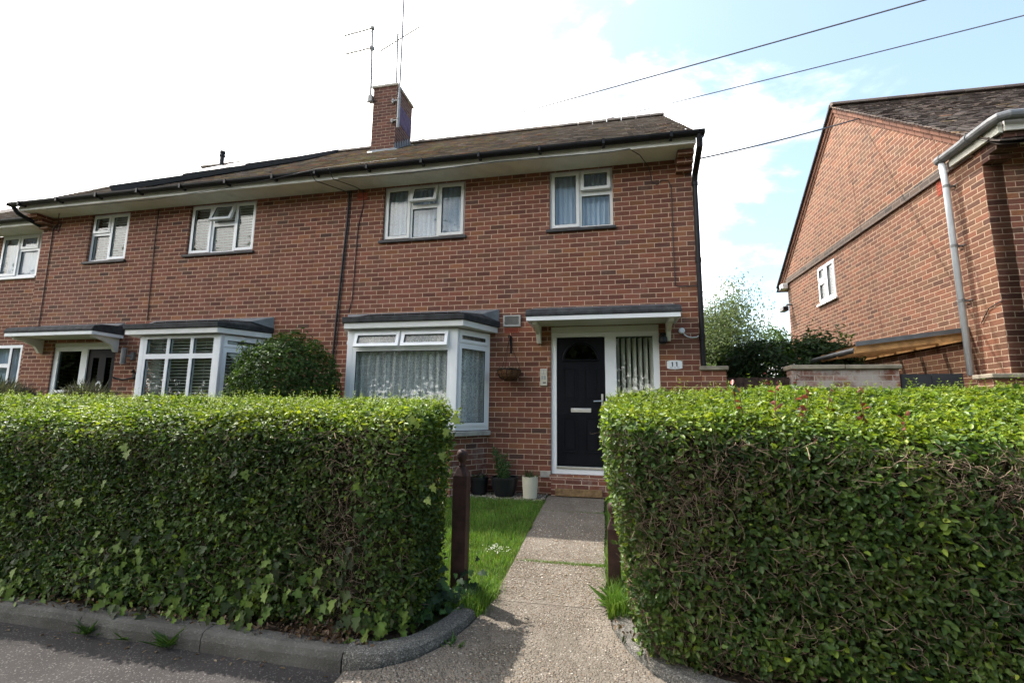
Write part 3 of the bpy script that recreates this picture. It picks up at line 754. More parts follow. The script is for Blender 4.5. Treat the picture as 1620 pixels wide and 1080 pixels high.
# solar panels raised off the neighbour's roof
sp = thing('solar_panel_array', 'dark edged solar panel array tilted on the roof of the house with the venetian blinds', 'solar panels', (-8.6, 1.2, 6.5))
def roofz(y): return EZ+(y-EY)*(RZ-EZ)/(RY-EY)
nrm = Vector((0, -(RZ-EZ), RY-EY)).normalized()
f = MB(); gl = MB()
def rp(x, s, o):
    y = EY+(RY-EY)*s; p = Vector((x, y, roofz(y)))+nrm*o; return p
NPAN = 3
for i in range(NPAN):
    xa = -9.02+i*.70; xb = xa+.695
    sa, sb = .03+.20*i, .03+.20*(i+1)
    P = [rp(xa, sa, .165), rp(xb, sb, .14), rp(xb, 1., .10), rp(xa, 1., .10)]
    Q = [rp(xa, sa, .045), rp(xb, sb, .045), rp(xb, 1., .03), rp(xa, 1., .03)]
    f.add(P+Q, [(4, 5, 1, 0), (5, 6, 2, 1), (6, 7, 3, 2), (7, 4, 0, 3), (4, 7, 6, 5)])
    T = [p+nrm*.004 for p in P]; gl.add(P+T, [(4, 5, 6, 7), (0, 1, 5, 4), (1, 2, 6, 5), (2, 3, 7, 6), (3, 0, 4, 7)])
f.build('mounting_skirt', M['charcoal'], sp); gl.build('panel_glass', M['solar'], sp)

# ---- third house, stepped down beyond the neighbour
h7 = thing('brick_house', 'red brick house cut off by the left frame edge with a lower black gutter', 'house', (-14.3, 3.8, .2), 'red brick houses along the street')
OX0, OX1, OY = -18., XL-.12, .32
W7 = (-12.75, -11.68, 4.10, 5.02); W7b = (-13.2, -11.72, 1.45, 2.66)
mb = MB(); mb.holes(OX0, OX1, G0, 5.03, [W7, W7b], OY, OY+.2); mb.build('front_wall', M['brick'], h7)
T7 = Matrix.Translation((0, OY, 0))
window(h7, T7, *W7, [(-12.70, -12.25, 4.15, 4.97, 'case', 0), (-12.19, -11.73, 4.15, 4.66, 'fix', 0), (-12.19, -11.73, 4.72, 4.97, 'vent', 0)], y=.0, cover='cloth', sill='pvc')
window(h7, T7, *W7b, [(-13.15, -12.55, 1.5, 2.6, 'case', 0), (-12.5, -12.05, 1.5, 2.2, 'fix', 0), (-12.5, -12.05, 2.28, 2.6, 'fix', 0), (-11.99, -11.77, 1.5, 2.6, 'fix', 0)], y=.0, cover='cloth', sill='pvc')
b = MB(); b.box(OX0, OX1, OY+6.5, OY+6.7, G0, 5.03); b.box(OX0, OX1, OY+2.4, OY+2.45, .3, 5.0); b.build('rear_wall', M['brick'], h7)
so = MB(); so.box(OX0, OX1, OY-.40, OY-.001, 5.032, 5.05); so.box(OX0, OX1, OY-.43, OY-.402, 5.02, 5.19); so.build('soffit', M['paint'], h7)
b = MB(); b.box(-12.75, -11.68, OY-.02, OY+.03, 5.022, 5.031); b.build('window_head', M['cream'], h7)
gt = MB(); gt.prism(arc_ := [(.062*math.cos(t), .062*math.sin(t)) for t in np.linspace(math.pi, 2*math.pi, 9)], lambda a, p, q: (a, OY-.49+p, 5.14+q), OX0, OX1-.02)
for i in range(6): gt.box(-12.3-i*.9, -12.26-i*.9, OY-.56, OY-.43, 5.07, 5.145)
gt.build('gutter', M['black'], h7)
rf = MB(); tile_slope(rf, OX0+3, OX1, (OY-.45, 5.15), (OY+3.3, 7.65), pal=ROOFPAL, mossf=lambda x, t: .15)
rf.add([(OX0, OY-.43, 5.12), (OX1, OY-.43, 5.12), (OX1, OY+3.3, 7.62), (OX0, OY+3.3, 7.62), (OX0, OY+7., 5.12), (OX1, OY+7., 5.12)], [(0, 1, 2, 3), (3, 2, 5, 4)], (.07, .055, .05))
rf.build('roof', M['tile'], h7)

# ---- the gable-ended house on the right; local frame: x along its front, y back along the gable wall
HX = Matrix.Translation((4.64, -.2, 0)) @ Matrix.Rotation(R(1.2), 4, 'Z')
h13 = thing('brick_house', 'brown-red brick house with a sunlit gable wall and grey downpipe', 'house', (8., 3., .28), 'red brick houses along the street')
DP = 6.45; SC = 4.77; AP = (3.30, 7.66)
WS = (3.935, 4.735, 3.85, 4.68)
mb = MB(); mb.holes(-DP, 0, G0, SC, [(-WS[1], -WS[0], WS[2], WS[3])], 0, .22)   # in a frame whose x runs toward the front corner
SIDE = HX @ Matrix.Rotation(R(-90), 4, 'Z')      # local x -> -y', local y -> +x'
mb.build('gable_wall', M['brick2'], h13, xf=SIDE)
def gz(s): return AP[1]-abs(s-AP[0])*.80
g = MB(); poly = [(.10, SC), (DP, SC), (DP, gz(DP)-.12), (AP[0], AP[1]-.12), (.10, gz(.10)-.12)]
g.prism(poly, lambda a, p, q: (a, p, q), -.028, .2); g.build('gable_apex', M['brick2'], h13, xf=HX, uvoff=(.1, .02))
g = MB(); g.box(-.036, -.029, .12, DP-.01, SC+.003, SC+.145); g.build('string_course', M['brick2d'], h13, xf=HX)
# corbelled brick verge courses along both rakes
vg = MB()
for (a, b) in (((.02, gz(.02)), (AP[0], AP[1])), ((AP[0], AP[1]), (DP+.35, gz(DP+.35)))):
    for k, (t0, t1, out) in enumerate(((-.165, -.095, -.045), (-.093, -.02, -.07))):
        L = math.hypot(b[0]-a[0], b[1]-a[1]); n = int(L/.225)
        for i in range(n+1):
            f0, f1 = i/(n+1), (i+.95)/(n+1)
            p = lambda f, t: (a[0]+(b[0]-a[0])*f, a[1]+(b[1]-a[1])*f+t*1.25)
            q = [p(f0, t0), p(f1, t0), p(f1, t1), p(f0, t1)]
            sh = rnd.uniform(.75, 1.2)
            vg.prism(q, lambda aa, y, z: (aa, y, z), out, .1, (.160*sh, .074*sh, .048*sh))
        q = [p(0, t0-.001), p(1, t0-.001), p(1, t1+.001), p(0, t1+.001)]
        vg.prism(q, lambda aa, y, z: (aa, y, z), out+.012, .09, (.30, .215, .15))
vg.build('verge_bricks', attr_mat('verge_brick', .9, 40, .4), h13, xf=HX)
mb = MB(); mb.box(.221, 9., 0, .22, G0, 4.83); mb.build('front_wall', M['brick'], h13, xf=HX, uvoff=(0, 0))
b = MB(); b.box(0.01, .22, .0, .22, G0, 4.83); b.build('corner_wall', M['brick'], h13, xf=HX)
b = MB(); b.box(.221, 9., DP-.2, DP, G0, 4.83); b.build('rear_wall', M['brick'], h13, xf=HX)
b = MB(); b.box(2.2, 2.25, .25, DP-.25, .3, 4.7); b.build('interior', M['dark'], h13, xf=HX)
rf = MB(); tile_slope(rf, -.10, 7., (-.42, gz(-.42)-.02), AP, pal=ROOFPAL2, mossf=lambda x, t: .02)
rf.add([(-.09, -.40, gz(-.4)-.05), (9., -.40, gz(-.4)-.05), (9., AP[0], AP[1]-.03), (-.09, AP[0], AP[1]-.03), (-.09, 7., gz(7.)), (9., 7., gz(7.))], [(0, 1, 2, 3), (3, 2, 5, 4)], (.07, .055, .05))
for k in range(26):
    a = -.10+k*.33; c = rnd.choice(ROOFPAL2); arc = [(.12*math.cos(t), .10*math.sin(t)) for t in np.linspace(0, math.pi, 7)]
    rf.prism(arc, lambda a_, p, q: (a_, AP[0]+p, AP[1]-.01+q), a, a+.32, c)
# slate edge of the rear verge
rf.prism([(AP[0], AP[1]), (DP+.45, gz(DP+.45)), (DP+.45, gz(DP+.45)+.05), (AP[0], AP[1]+.05)], lambda a, p, q: (a, p, q), -.115, .05, (.05, .045, .045))
rf.build('roof', M['tile'], h13, xf=HX)
so = MB(); so.box(-.02, 9., -.40, -.001, 4.832, 4.85); so.box(-.02, 9., -.425, -.402, 4.81, 4.96); so.build('soffit', M['paint'], h13, xf=HX)
so = MB(); so.prism([(-.40, 4.80), (.42, 4.80), (.42, 4.93), (-.40, 4.93)], lambda a, p, q: (a, p, q), -.075, -.03)
so.build('eave_return_board', M['cream'], h13, xf=HX)
cb = MB()
for i in range(3): cb.box(.0, .24, -.13-.12*i, -.002, 4.60+.076*i, 4.672+.076*i)
cb.build('eave_corbel', M['brickc'], h13, xf=HX)
gt = MB(); gt.tube([(9., -.52, 4.97), (-.04, -.505, 4.955), (-.105, -.47, 4.953), (-.125, -.40, 4.95), (-.125, .52, 4.945)], .057, 12); gt.tube([(.16, -.51, 4.957), (.26, -.51, 4.957)], .066, 12); gt.tube([(-.128, -.05, 4.947), (-.127, .02, 4.947)], .066, 12); gt.tube([(-.125, .44, 4.945), (-.125, .53, 4.945)], .066, 12)
gt.build('gutter', M['dgrey'], h13, xf=HX, smooth=False)
dp = MB(); dp.tube([(-.125, .48, 4.92), (-.105, .48, 4.6), (-.10, .48, 1.96)], .037, 12); o = dp.build('downpipe', M['grey'], h13, xf=HX, smooth=True)
c = MB()
for z in (4.55, 3.7, 2.95): c.tube([(-.1, .48, z-.02), (-.1, .48, z+.02)], .043, 12); c.box(-.1, .0, .47, .49, z-.01, z+.01); c.tube([(-.02, .41, z), (-.02, .55, z)], .008, 6)
c.build('pipe_clip', M['dgrey'], o, xf=HX)
v = MB()
for i in range(7):
    for j in range(4): v.box(-.008, -.0005, .60+i*.031, .622+i*.031, 4.565+j*.045, 4.595+j*.045)
v.box(-.004, -.0004, .585, .815, 4.55, 4.75); v.build('airbrick', M['red'], h13, xf=HX)
window(h13, SIDE, -WS[1], -WS[0], WS[2], WS[3], [(-4.69, -4.37, 3.90, 4.30, 'case', 0), (-4.69, -4.37, 4.37, 4.63, 'vent', 0), (-4.31, -3.98, 3.90, 4.63, 'case', 0)], y=.015, sill='pvc', cover=None)
cable('cable', [HX @ Vector(p) for p in ((-.012, .33, 2.62), (-.012, .18, 2.78), (-.012, .02, 2.82), (.0, -.012, 2.83))], .006, W_, h13)
# lean-to roof in the side passage
lt = MB(); LS0, LS1, LW = .58, 4.6, 1.35
def lz(a): return 2.56+a*.13
lt.prism([(0, 0), (-LW, -.0), (-LW, .02), (0, .02)], lambda s, p, q: (p-.002, s, lz(p)+q), LS0, LS1)
lo = lt.build('lean_to_roof', M['sheet'], h13, xf=HX)
t = MB(); t.prism([(0, -.01), (-LW, -.01), (-LW, .05), (0, .05)], lambda s, p, q: (p-.002, s, lz(p)+q), LS0-.03, LS0-.002); t.build('lean_to_edge', M['dgrey'], lo, xf=HX)
t = MB()
for i in range(8):
    s = LS0+.02+i*.5; t.prism([(-.05, -.105), (-LW, -.105), (-LW, -.012), (-.05, -.012)], lambda a, p, q: (p, a, lz(p)+q), s, s+.05)
t.build('rafter', M['pine'], lo, xf=HX)
t = MB(); t.box(-.05, -.002, LS0, LS1, 2.43, 2.54); t.build('wall_plate', M['pine'], lo, xf=HX)
t = MB(); t.tube([HX @ Vector((-LW+.02, LS0+.05, 2.33)), HX @ Vector((-LW+.02, LS1, 2.31))], .038, 10); t.build('lean_to_gutter', M['dgrey'], lo)

# fittings on the gable house
o = thing('floodlight', 'white floodlight under the rear eave of the gable house', 'light', HX @ Vector((-.1, 6.5, 4.7)))
b = MB(); b.box(-.16, -.03, 6.32, 6.55, 4.64, 4.78); b.box(-.03, .0, 6.40, 6.46, 4.66, 4.74); b.build('lamp_housing', M['pvc2'], o, xf=HX, bevel=.02)
b = MB(); b.box(-.19, -.162, 6.36, 6.52, 4.62, 4.66); b.build('lamp_sensor', M['black'], o, xf=HX)
o = thing('security_camera', 'grey security camera bracketed near the rear corner of the gable house', 'camera', HX @ Vector((-.1, 6.3, 4.1)))
b = MB(); b.tube([HX @ Vector(p) for p in ((0, 6.25, 4.2), (-.10, 6.27, 4.2), (-.16, 6.3, 4.12))], .03, 8); b.build('camera_bracket', M['dgrey'], o)
b = MB(); b.box(-.24, -.10, 6.18, 6.44, 4.03, 4.15); b.build('camera_housing', M['alu'], o, xf=HX, bevel=.02)
b = MB(); b.box(-.225, -.115, 6.175, 6.182, 4.045, 4.135); b.build('camera_lens', M['black'], o, xf=HX)

# ------------------------------------------------------------------ aerials and mast on the chimney
def yagi(mb, root, tip, n=9, el=.11, up=Vector((0, 0, 1))):
    root, tip = Vector(root), Vector(tip); d = (tip-root); side = d.cross(up).normalized()
    mb.tube([root, tip], .018, 6)
    for i in range(n):
        p = root+d*(.12+.86*i/(n-1)); e = side*el*(1-.35*i/n)
        mb.tube([p-e, p+e], .007, 4)
a1 = thing('tv_aerial', 'tv aerial with two stacked booms on the left corner of the chimney', 'aerial', (-5.47, 2.38, 8.8), 'aerials on the chimney')
b = MB(); b.tube([(-5.48, 2.38, 8.62), (-5.50, 2.38, 9.5), (-5.545, 2.38, 10.62)], .026, 8); b.build('aerial_mast', M['alu'], a1)
b = MB(); yagi(b, (-5.50, 2.36, 10.59), (-6.13, 2.15, 10.30)); b.box(-5.57, -5.50, 2.34, 2.42, 10.56, 10.64); b.build('upper_boom', M['alu'], a1)
b = MB(); yagi(b, (-5.48, 2.36, 10.06), (-6.08, 2.15, 9.80))
for dx in (0, .04): b.tube([(-5.50+dx, 2.3, 9.92), (-5.50+dx, 2.3, 10.22)], .005, 4); b.tube([(-5.50+dx, 2.46, 9.92), (-5.50+dx, 2.46, 10.22)], .005, 4)
b.box(-5.56, -5.48, 2.34, 2.42, 10.02, 10.10); b.build('lower_boom', M['alu'], a1)
b = MB(); b.box(-5.53, -5.43, 2.34, 2.45, 8.64, 8.80); b.tube([(-5.56, 2.36, 8.62), (-5.42, 2.36, 8.72)], .02, 6); b.build('mast_clamp', M['alu'], a1)
a2 = thing('tv_aerial', 'tv aerial with one long boom standing behind the tall mast', 'aerial', (-5.1, 2.9, 9.06), 'aerials on the chimney')
b = MB(); b.tube([(-5.10, 2.9, 9.06), (-5.115, 2.9, 9.9), (-5.14, 2.9, 10.83)], .024, 8); b.build('aerial_mast', M['pole'], a2)
b = MB(); yagi(b, (-4.53, 2.9, 10.94), (-5.60, 2.9, 10.42), 13, .10)
for dz in (-.13, .13):
    for dy in (-.12, 0, .12): b.tube([(-4.50, 2.9+dy, 10.95), (-4.53, 2.9+dy, 10.95+dz)], .005, 4)
b.tube([(-5.14, 2.9, 10.62), (-5.24, 2.9, 10.72), (-5.10, 2.9, 10.80), (-4.95, 2.9, 10.86)], .009, 5); b.build('boom', M['alu'], a2)
a3 = thing('radio_mast', 'tall pale radio mast strapped to the right corner of the chimney', 'mast', (-4.78, 2.33, 7.75), 'aerials on the chimney')
b = MB(); b.tube([(-4.72, 2.33, 7.85), (-4.72, 2.33, 8.72)], .033, 10); b.tube([(-4.72, 2.33, 8.72), (-4.72, 2.33, 10.0), (-4.735, 2.33, 12.4)], .023, 10); b.build('mast_tube', M['pole'], a3)
for z in (8.08, 8.58):
    b = MB(); b.tube([(-4.72, 2.33, z-.02), (-4.72, 2.33, z+.02)], .04, 10); b.box(-4.90, -4.72, 2.36, 2.405, z-.015, z+.015); b.box(-4.92, -4.88, 2.36, 2.42, z-.05, z+.05); b.build('mast_clamp', M['alu'], a3)

# overhead cables
def sag(a, b, n=24, s=.3):
    a, b = Vector(a), Vector(b)
    return [a.lerp(b, i/n)-Vector((0, 0, 4*s*(i/n)*(1-i/n))) for i in range(n+1)]
def overhead(pts, r, label):
    b = MB(); b.tube(pts, r, 6); o = b.build('overhead_cable', simple('overhead_cable_sheath', (.11, .11, .12), .6, .1, 5), None); tag(o, label, 'cable', 'overhead cables'); return o
overhead(sag((-4.74, 3.22, 8.03), (14.4, -1.42, 7.95), s=.06), .0125, 'upper overhead cable running from the chimney base to the top of the sky')
overhead([(-1.6, 4.3, 7.6), (-1.5, 4.5, 8.5)]+sag((-1.2, 5.0, 9.05), (15.7, -.6, 7.97), s=.06), .0125, 'lower overhead cable passing behind the ridge to the right edge of the sky')
overhead(sag((1.26, .0, 5.14), HX @ Vector((-.035, 2.45, 6.85)), s=.03), .0125, 'short cable strung from the eave corner to the sunlit gable')

# ------------------------------------------------------------------ fittings on and beside the front door wall
o = thing('house_sign', 'white ceramic number 11 plate on brick right of the door', 'house number', (.855, -.01, 2.11))
b = MB(); pl = []
for t in np.linspace(-1, 1, 9): pl.append((.855+.102*t, 2.108+.050+.012*(1-t*t)))
for t in np.linspace(1, -1, 9): pl.append((.855+.102*t, 2.108-.050-.012*(1-t*t)))
b.prism(pl, lambda a, p, q: (p, a, q), -.012, -.001); b.build('plate', M['pvc'], o, bevel=.004)
b = MB()
for x in (.826, .884):
    b.box(x-.0075, x+.0075, -.0145, -.0122, 2.085, 2.147); b.box(x-.018, x-.0076, -.0145, -.0122, 2.134, 2.141)
b.build('numerals', M['ink'], o)
b = MB()
for x0, x1 in ((.79, .83), (.84, .872), (.882, .918)): b.box(x0, x1, -.0142, -.0122, 2.066, 2.074)
b.build('small_print', M['inkg'], o)
o = thing('door_entry_unit', 'slim cream door entry unit on brick left of the black door', 'door entry', (-.988, -.02, 1.94))
b = MB(); b.box(-1.040, -.936, -.028, -.001, 1.815, 2.065); b.build('casing', M['beige'], o, bevel=.006)
b = MB(); b.holes(-1.026, -.95, 1.985, 2.05, [(-1.022, -.992, 1.99, 2.045), (-.984, -.954, 1.99, 2.045)], -.0305, -.0285)
for i in range(2):
    for j in range(5): b.box(-1.022+i*.038, -.996+i*.038, -.031, -.0285, 1.905+j*.012, 1.913+j*.012)
b.build('buttons', M['inkg'], o)
b = MB(); b.box(-1.0, -.955, -.030, -.0285, 1.852, 1.868); b.build('name_strip', M['ink'], o)
o = thing('outside_lamp', 'small black outside lamp under the right bracket of the canopy', 'lamp', (.71, -.05, 2.48))
b = MB(); b.box(.67, .76, -.03, -.001, 2.42, 2.56); b.tube([(.715, -.02, 2.54), (.715, -.10, 2.53), (.70, -.13, 2.47)], .012, 6); b.build('lamp_arm', M['black'], o)
b = MB(); b.lathe([(.02, .10), (.055, .06), (.06, .0), (.045, -.03)], (.70, -.12, 2.42), 14); b.build('lamp_shade', M['black'], o)
o = thing('sensor_box', 'round white sensor with a looping white cable near the house corner', 'sensor', (.97, -.02, 2.59))
b = MB(); b.lathe([(.042, 0), (.042, .022), (.03, .035)], (0, 0, 0), 18, Matrix.Translation((.968, -.001, 2.585)) @ Matrix.Rotation(R(90), 4, 'X')); b.build('sensor', M['pvc'], o)
b = MB(); b.tube([(.985, -.015, 2.56), (1.0, -.012, 2.53), (1.04, -.012, 2.50), (1.10, -.012, 2.485), (1.16, -.012, 2.49), (1.19, -.012, 2.51)], .009, 6); b.build('cable', M['wirew'], o)
# hanging basket
bx, by, bz = -1.472, -.20, 1.88
o = thing('hanging_basket', 'wire hanging basket with a coir liner beneath the air vent', 'hanging basket', (bx, by, bz))
b = MB(); b.box(-1.50, -1.475, -.014, -.001, 2.30, 2.56); b.tube([(-1.488, -.012, 2.52), (-1.486, -.10, 2.56), (-1.478, -.22, 2.54), (-1.474, -.235, 2.50)], .010, 6); b.tube([(-1.488, -.012, 2.32), (-1.486, -.05, 2.40), (-1.482, -.12, 2.52)], .008, 6); b.build('bracket', M['black'], o)
b = MB(); prof = [(.03, 0), (.09, .012), (.135, .05), (.16, .10), (.168, .15), (.155, .152), (.12, .12)]; b.lathe(prof, (bx, by, bz), 20); b.build('liner', M['terra'], o)
b = MB()
b.tube([(bx+.172*math.cos(t), by+.172*math.sin(t), bz+.155) for t in np.linspace(0, 6.283, 25)], .006, 5)
for k in range(12):
    t = k*math.pi/6; b.tube([(bx+(r+.008)*math.cos(t), by+(r+.008)*math.sin(t), bz+z) for r, z in prof[:5]], .0035, 4)
for k in range(3):
    t = k*2.094+.4; b.tube([(bx+.17*math.cos(t), by+.17*math.sin(t), bz+.155), (bx, by-.02, bz+.60)], .003, 4)
b.build('wire_frame', M['black'], o)
n = 160; a = RNG.uniform(0, 6.283, n); r = RNG.uniform(.02, .17, n)
P = np.c_[bx+r*np.cos(a), by+r*np.sin(a), bz+.13+RNG.uniform(0, .04, n)]
leaves('dead_plant', P, unit(RNG.normal(size=(n, 3))), RNG.normal(size=(n, 3))+np.array([0, 0, .6]), RNG.uniform(.03, .07, n), RNG.uniform(.006, .014, n), pick([(.10, .07, .04), (.06, .05, .025), (.07, .09, .03)], n), M['leaf'], o)
# neighbour's wall fittings
o = thing('wall_light', 'silver tube wall light on the brick between the neighbour door and bay', 'wall light', (-8.55, -.1, 2.35))
b = MB(); b.tube([(-8.60, -.11, 2.20), (-8.60, -.11, 2.49)], .045, 14); b.build('tube', M['alu'], o)
b = MB(); b.box(-8.53, -8.47, -.05, -.001, 2.28, 2.42); b.tube([(-8.50, -.04, 2.35), (-8.60, -.10, 2.35)], .018, 6); b.build('wall_mount', M['dgrey'], o)
o = thing('wall_hook', 'dark iron hook with a short arm below the silver wall light', 'hook', (-8.6, -.1, 1.95))
b = MB(); b.box(-8.45, -8.40, -.03, -.001, 1.93, 2.06); b.tube([(-8.42, -.03, 1.95), (-8.6, -.07, 1.92), (-8.72, -.10, 1.94), (-8.76, -.12, 1.96)], .018, 6); b.tube([(-8.43, -.03, 2.05), (-8.40, -.06, 2.09), (-8.39, -.09, 2.05)], .02, 6); b.build('iron_arm', M['black'], o)

# ------------------------------------------------------------------ ground
def gh(y): return .28+.044*min(0., max(y, -5.2))
def gha(y): return .28+.044*np.clip(y, -5.2, 0)
mb = MB(); ys = [-4.32, -3., -1.5, 0., 4., 300.]; xs = [-300, -30, -8, -4, -2, -.9, -.1, 2, 5, 30, 300]
V = [(x, y, gh(y)-.004) for y in ys for x in xs]; nx = len(xs)
mb.add(V, [(j*nx+i, j*nx+i+1, (j+1)*nx+i+1, (j+1)*nx+i) for j in range(len(ys)-1) for i in range(nx-1)])
structure(mb.build('ground', M['ground']))
mb = MB(); mb.box(-40, 40, -7.2, -4.30, -.25, .05); structure(mb.build('pavement', M['asphalt']))
mb = MB(); mb.box(-300, 300, -300, -7.2, -.3, -.07); structure(mb.build('road', M['asphalt']))
# the concrete path in three slabs, flaring to the kerbs
mb = MB()
def slab(pts, dz, gridn=1):
    V = [(x, y, gh(y)+dz) for x, y in pts]; n = len(V)
    mb.add(V+[(x, y, z-.12) for x, y, z in V], [tuple(range(n))]+[(i, n+i, n+(i+1) % n, (i+1) % n) for i in range(n)])
def edge(xa, ya, xb, yb, n=9, j=.010):
    return [(xa+(xb-xa)*i/n+rnd.uniform(-j, j), ya+(yb-ya)*i/n) for i in range(n+1)]
slab([(-.85, -3.3), (-.88, -.4), (-.15, -.4), (-.1, -3.3)], .012)
slab(edge(-.895, -.97, -.90, -.165)+edge(-.14, -.165, -.135, -.97), .016)
slab(edge(-.855, -2.685, -.893, -.977)+edge(-.13, -.977, -.09, -2.685), .017)
slab(edge(-.825, -3.48, -.85, -2.692)+edge(-.088, -2.692, -.055, -3.47), .016)
L = [(-1.40, -4.46), (-1.24, -4.405), (-1.09, -4.29), (-.97, -4.10), (-.90, -3.86), (-.86, -3.6), (-.83, -3.45)]
Rr = [(-.06, -3.45), (-.03, -3.72), (.06, -3.96), (.19, -4.16), (.39, -4.30), (.64, -4.38), (.9, -4.46), (.9, -4.9), (-1.36, -4.9)]
slab(L+Rr, .0135)
structure(mb.build('path', M['path']))
# pavement sheet rises to meet the path apron: thin fillet of asphalt left of it
def kerb(name, pts, mat, width=.125, zt=.156, cuts=None):
    mb = MB()
    P = [Vector((x, y, 0)) for x, y in pts]
    nr = []
    for i in range(len(P)):
        d = (P[min(i+1, len(P)-1)]-P[max(i-1, 0)]).normalized(); nr.append(Vector((-d.y, d.x, 0)))
    prof = [(0, -.1), (0, zt-.045), (.012, zt-.012), (.035, zt), (width, zt), (width, -.1)]
    V = []; k = len(prof)
    for p, n in zip(P, nr):
        j = rnd.uniform(-.003, .003)
        for a, z in prof: V.append((p.x+n.x*a, p.y+n.y*a, z+(j if z > 0 else 0)))
    F = [(i*k+a, i*k+a+1, (i+1)*k+a+1, (i+1)*k+a) for i in range(len(P)-1) for a in range(k-1)]
    F += [tuple(range(k-1, -1, -1)), tuple(range((len(P)-1)*k, len(P)*k))]
    mb.add(V, F); return mb
def straight(x0, x1, y0, y1, n): return [(x0+(x1-x0)*i/n, y0+(y1-y0)*i/n) for i in range(n+1)]
mb = MB(); x = -1.455
while x > -9:
    xa = x-.915; k = kerb('k', straight(xa+.006, x, -4.335-.065*(xa+5)/3.6 if xa > -5 else -4.33, -4.335-.065*(x+5)/3.6 if x > -5 else -4.33, 6), None); mb.add(k.v, k.f); x = xa
structure(mb.build('kerb', M['kerb']))
arcL = [(-1.445, -4.40), (-1.34, -4.40), (-1.24, -4.375), (-1.15, -4.32), (-1.07, -4.24), (-1.0, -4.13), (-.95, -4.01), (-.915, -3.88), (-.895, -3.74)]
k = kerb('k', arcL, None, .13, .168); structure(k.build('kerb', M['kerb2'], smooth=False))
arcR = [(-.052, -3.52), (-.035, -3.66), (.0, -3.80), (.06, -3.95), (.13, -4.06), (.22, -4.16), (.34, -4.25), (.48, -4.32), (.66, -4.36), (1.2, -4.38), (4, -4.38)]
k = kerb('k', arcR, None, .13, .150); structure(k.build('kerb', M['kerb2']))
# soil behind the kerbs
mb = MB(); mb.box(-9, -1.2, -4.24, -3.3, 0, .150); mb.box(.45, 5, -4.20, -3.0, 0, .140); structure(mb.build('soil', M['soil']))

# brick side walls, gates
def garden_wall(label, x0, x1, y0, y1, zt, mat, ret=None):
    o = thing('garden_wall', label, 'garden wall', ((x0+x1)/2, (y0+y1)/2, .28), 'low brick side walls')
    b = MB(); b.box(x0, x1, y0, y1, .1, zt-.06)
    if ret: b.box(x0, x0+.22, y1+.001, ret, .1, zt-.06)
    b.build('brickwork', mat, o)
    c = MB(); xs = np.linspace(x0-.03, x1+.03, max(2, int((x1-x0)/.42)+1))
    for a, bb in zip(xs[:-1], xs[1:]): c.box(a+.003, bb-.003, y0-.04, y1+.04, zt-.058+rnd.uniform(0, .004), zt+rnd.uniform(-.003, .003))
    if ret: c.box(x0-.03, x0+.25, y1+.041, ret, zt-.058, zt)
    c.build('coping', M['coping'], o, bevel=.010)
garden_wall('short brick pier wall with coping joined to the corner beside the house number', 1.202, 1.52, -.02, .2, 2.085, M['brick'])
garden_wall('whitened brick wall with buff coping in front of the dark shrub', 2.34, 3.57, -.02, .2, 2.085, M['brickw'])
garden_wall('brick pier wall with coping under the grey downpipe', 4.28, 4.60, -.45, -.21, 1.935, M['brick2'])
o = thing('side_gate', 'dark brown boarded side gate between two brick walls', 'gate', (1.92, .1, .28), 'side gates')
b = MB(); x = 1.55
while x < 2.30: b.box(x, min(x+.094, 2.32), .06, .085+rnd.uniform(0, .004), .32, 1.93+rnd.uniform(-.006, .004)); x += .1
b.build('boards', M['fence'], o)
b = MB()
for z in (.55, 1.15, 1.75): b.box(1.55, 2.32, .09, .13, z, z+.09)
b.build('ledge', M['fence'], o)
o = thing('side_gate', 'charcoal panel gate below the lean-to roof', 'gate', (3.93, .0, .28), 'side gates')
b = MB(); b.box(3.60, 3.93, .0, .03, .3, 1.965); b.box(3.936, 4.27, .0, .03, .3, 1.968); b.build('panel', M['charcoal'], o)
b = MB(); b.box(3.6, 4.27, .031, .06, .6, .68); b.box(3.6, 4.27, .031, .06, 1.5, 1.58); b.build('ledge', M['charcoal'], o)

# gate posts
def post(label, x, y, z0, zt, s=.052):
    o = thing('gate_post', label, 'post', (x, y, z0), 'gate posts beside the path')
    b = MB(); b.box(x-s, x+s, y-s, y+s, z0-.1, zt-.19)
    b.add([(x-s, y-s, zt-.19), (x+s, y-s, zt-.19), (x+s, y+s, zt-.19), (x-s, y+s, zt-.19), (x-s*.5, y-s*.5, zt-.125), (x+s*.5, y-s*.5, zt-.125), (x+s*.5, y+s*.5, zt-.125), (x-s*.5, y+s*.5, zt-.125)], [(0, 1, 5, 4), (1, 2, 6, 5), (2, 3, 7, 6), (3, 0, 4, 7), (4, 5, 6, 7)])
    b.build('shaft', M['wood'], o, bevel=.004)
    b = MB(); b.lathe([(.030, -.125), (.020, -.112), (.018, -.10), (.030, -.086), (.040, -.066), (.043, -.045), (.040, -.024), (.028, -.008), (.008, 0)], (x, y, zt), 20); b.build('finial', M['wood'], o, smooth=True)
post('dark brown wooden gate post with a ball finial, left of the path', -1.10, -3.47, .12, 1.165)
post('brown gate post half hidden against the right hedge', -.012, -3.22, .12, .80, .045)
b = MB(); b.box(-.80, -.16, -.215, -.165, .30, .395); tag(b.build('timber_board', M['oak'], None, bevel=.004), 'worn timber board lying along the doorstep', 'board')

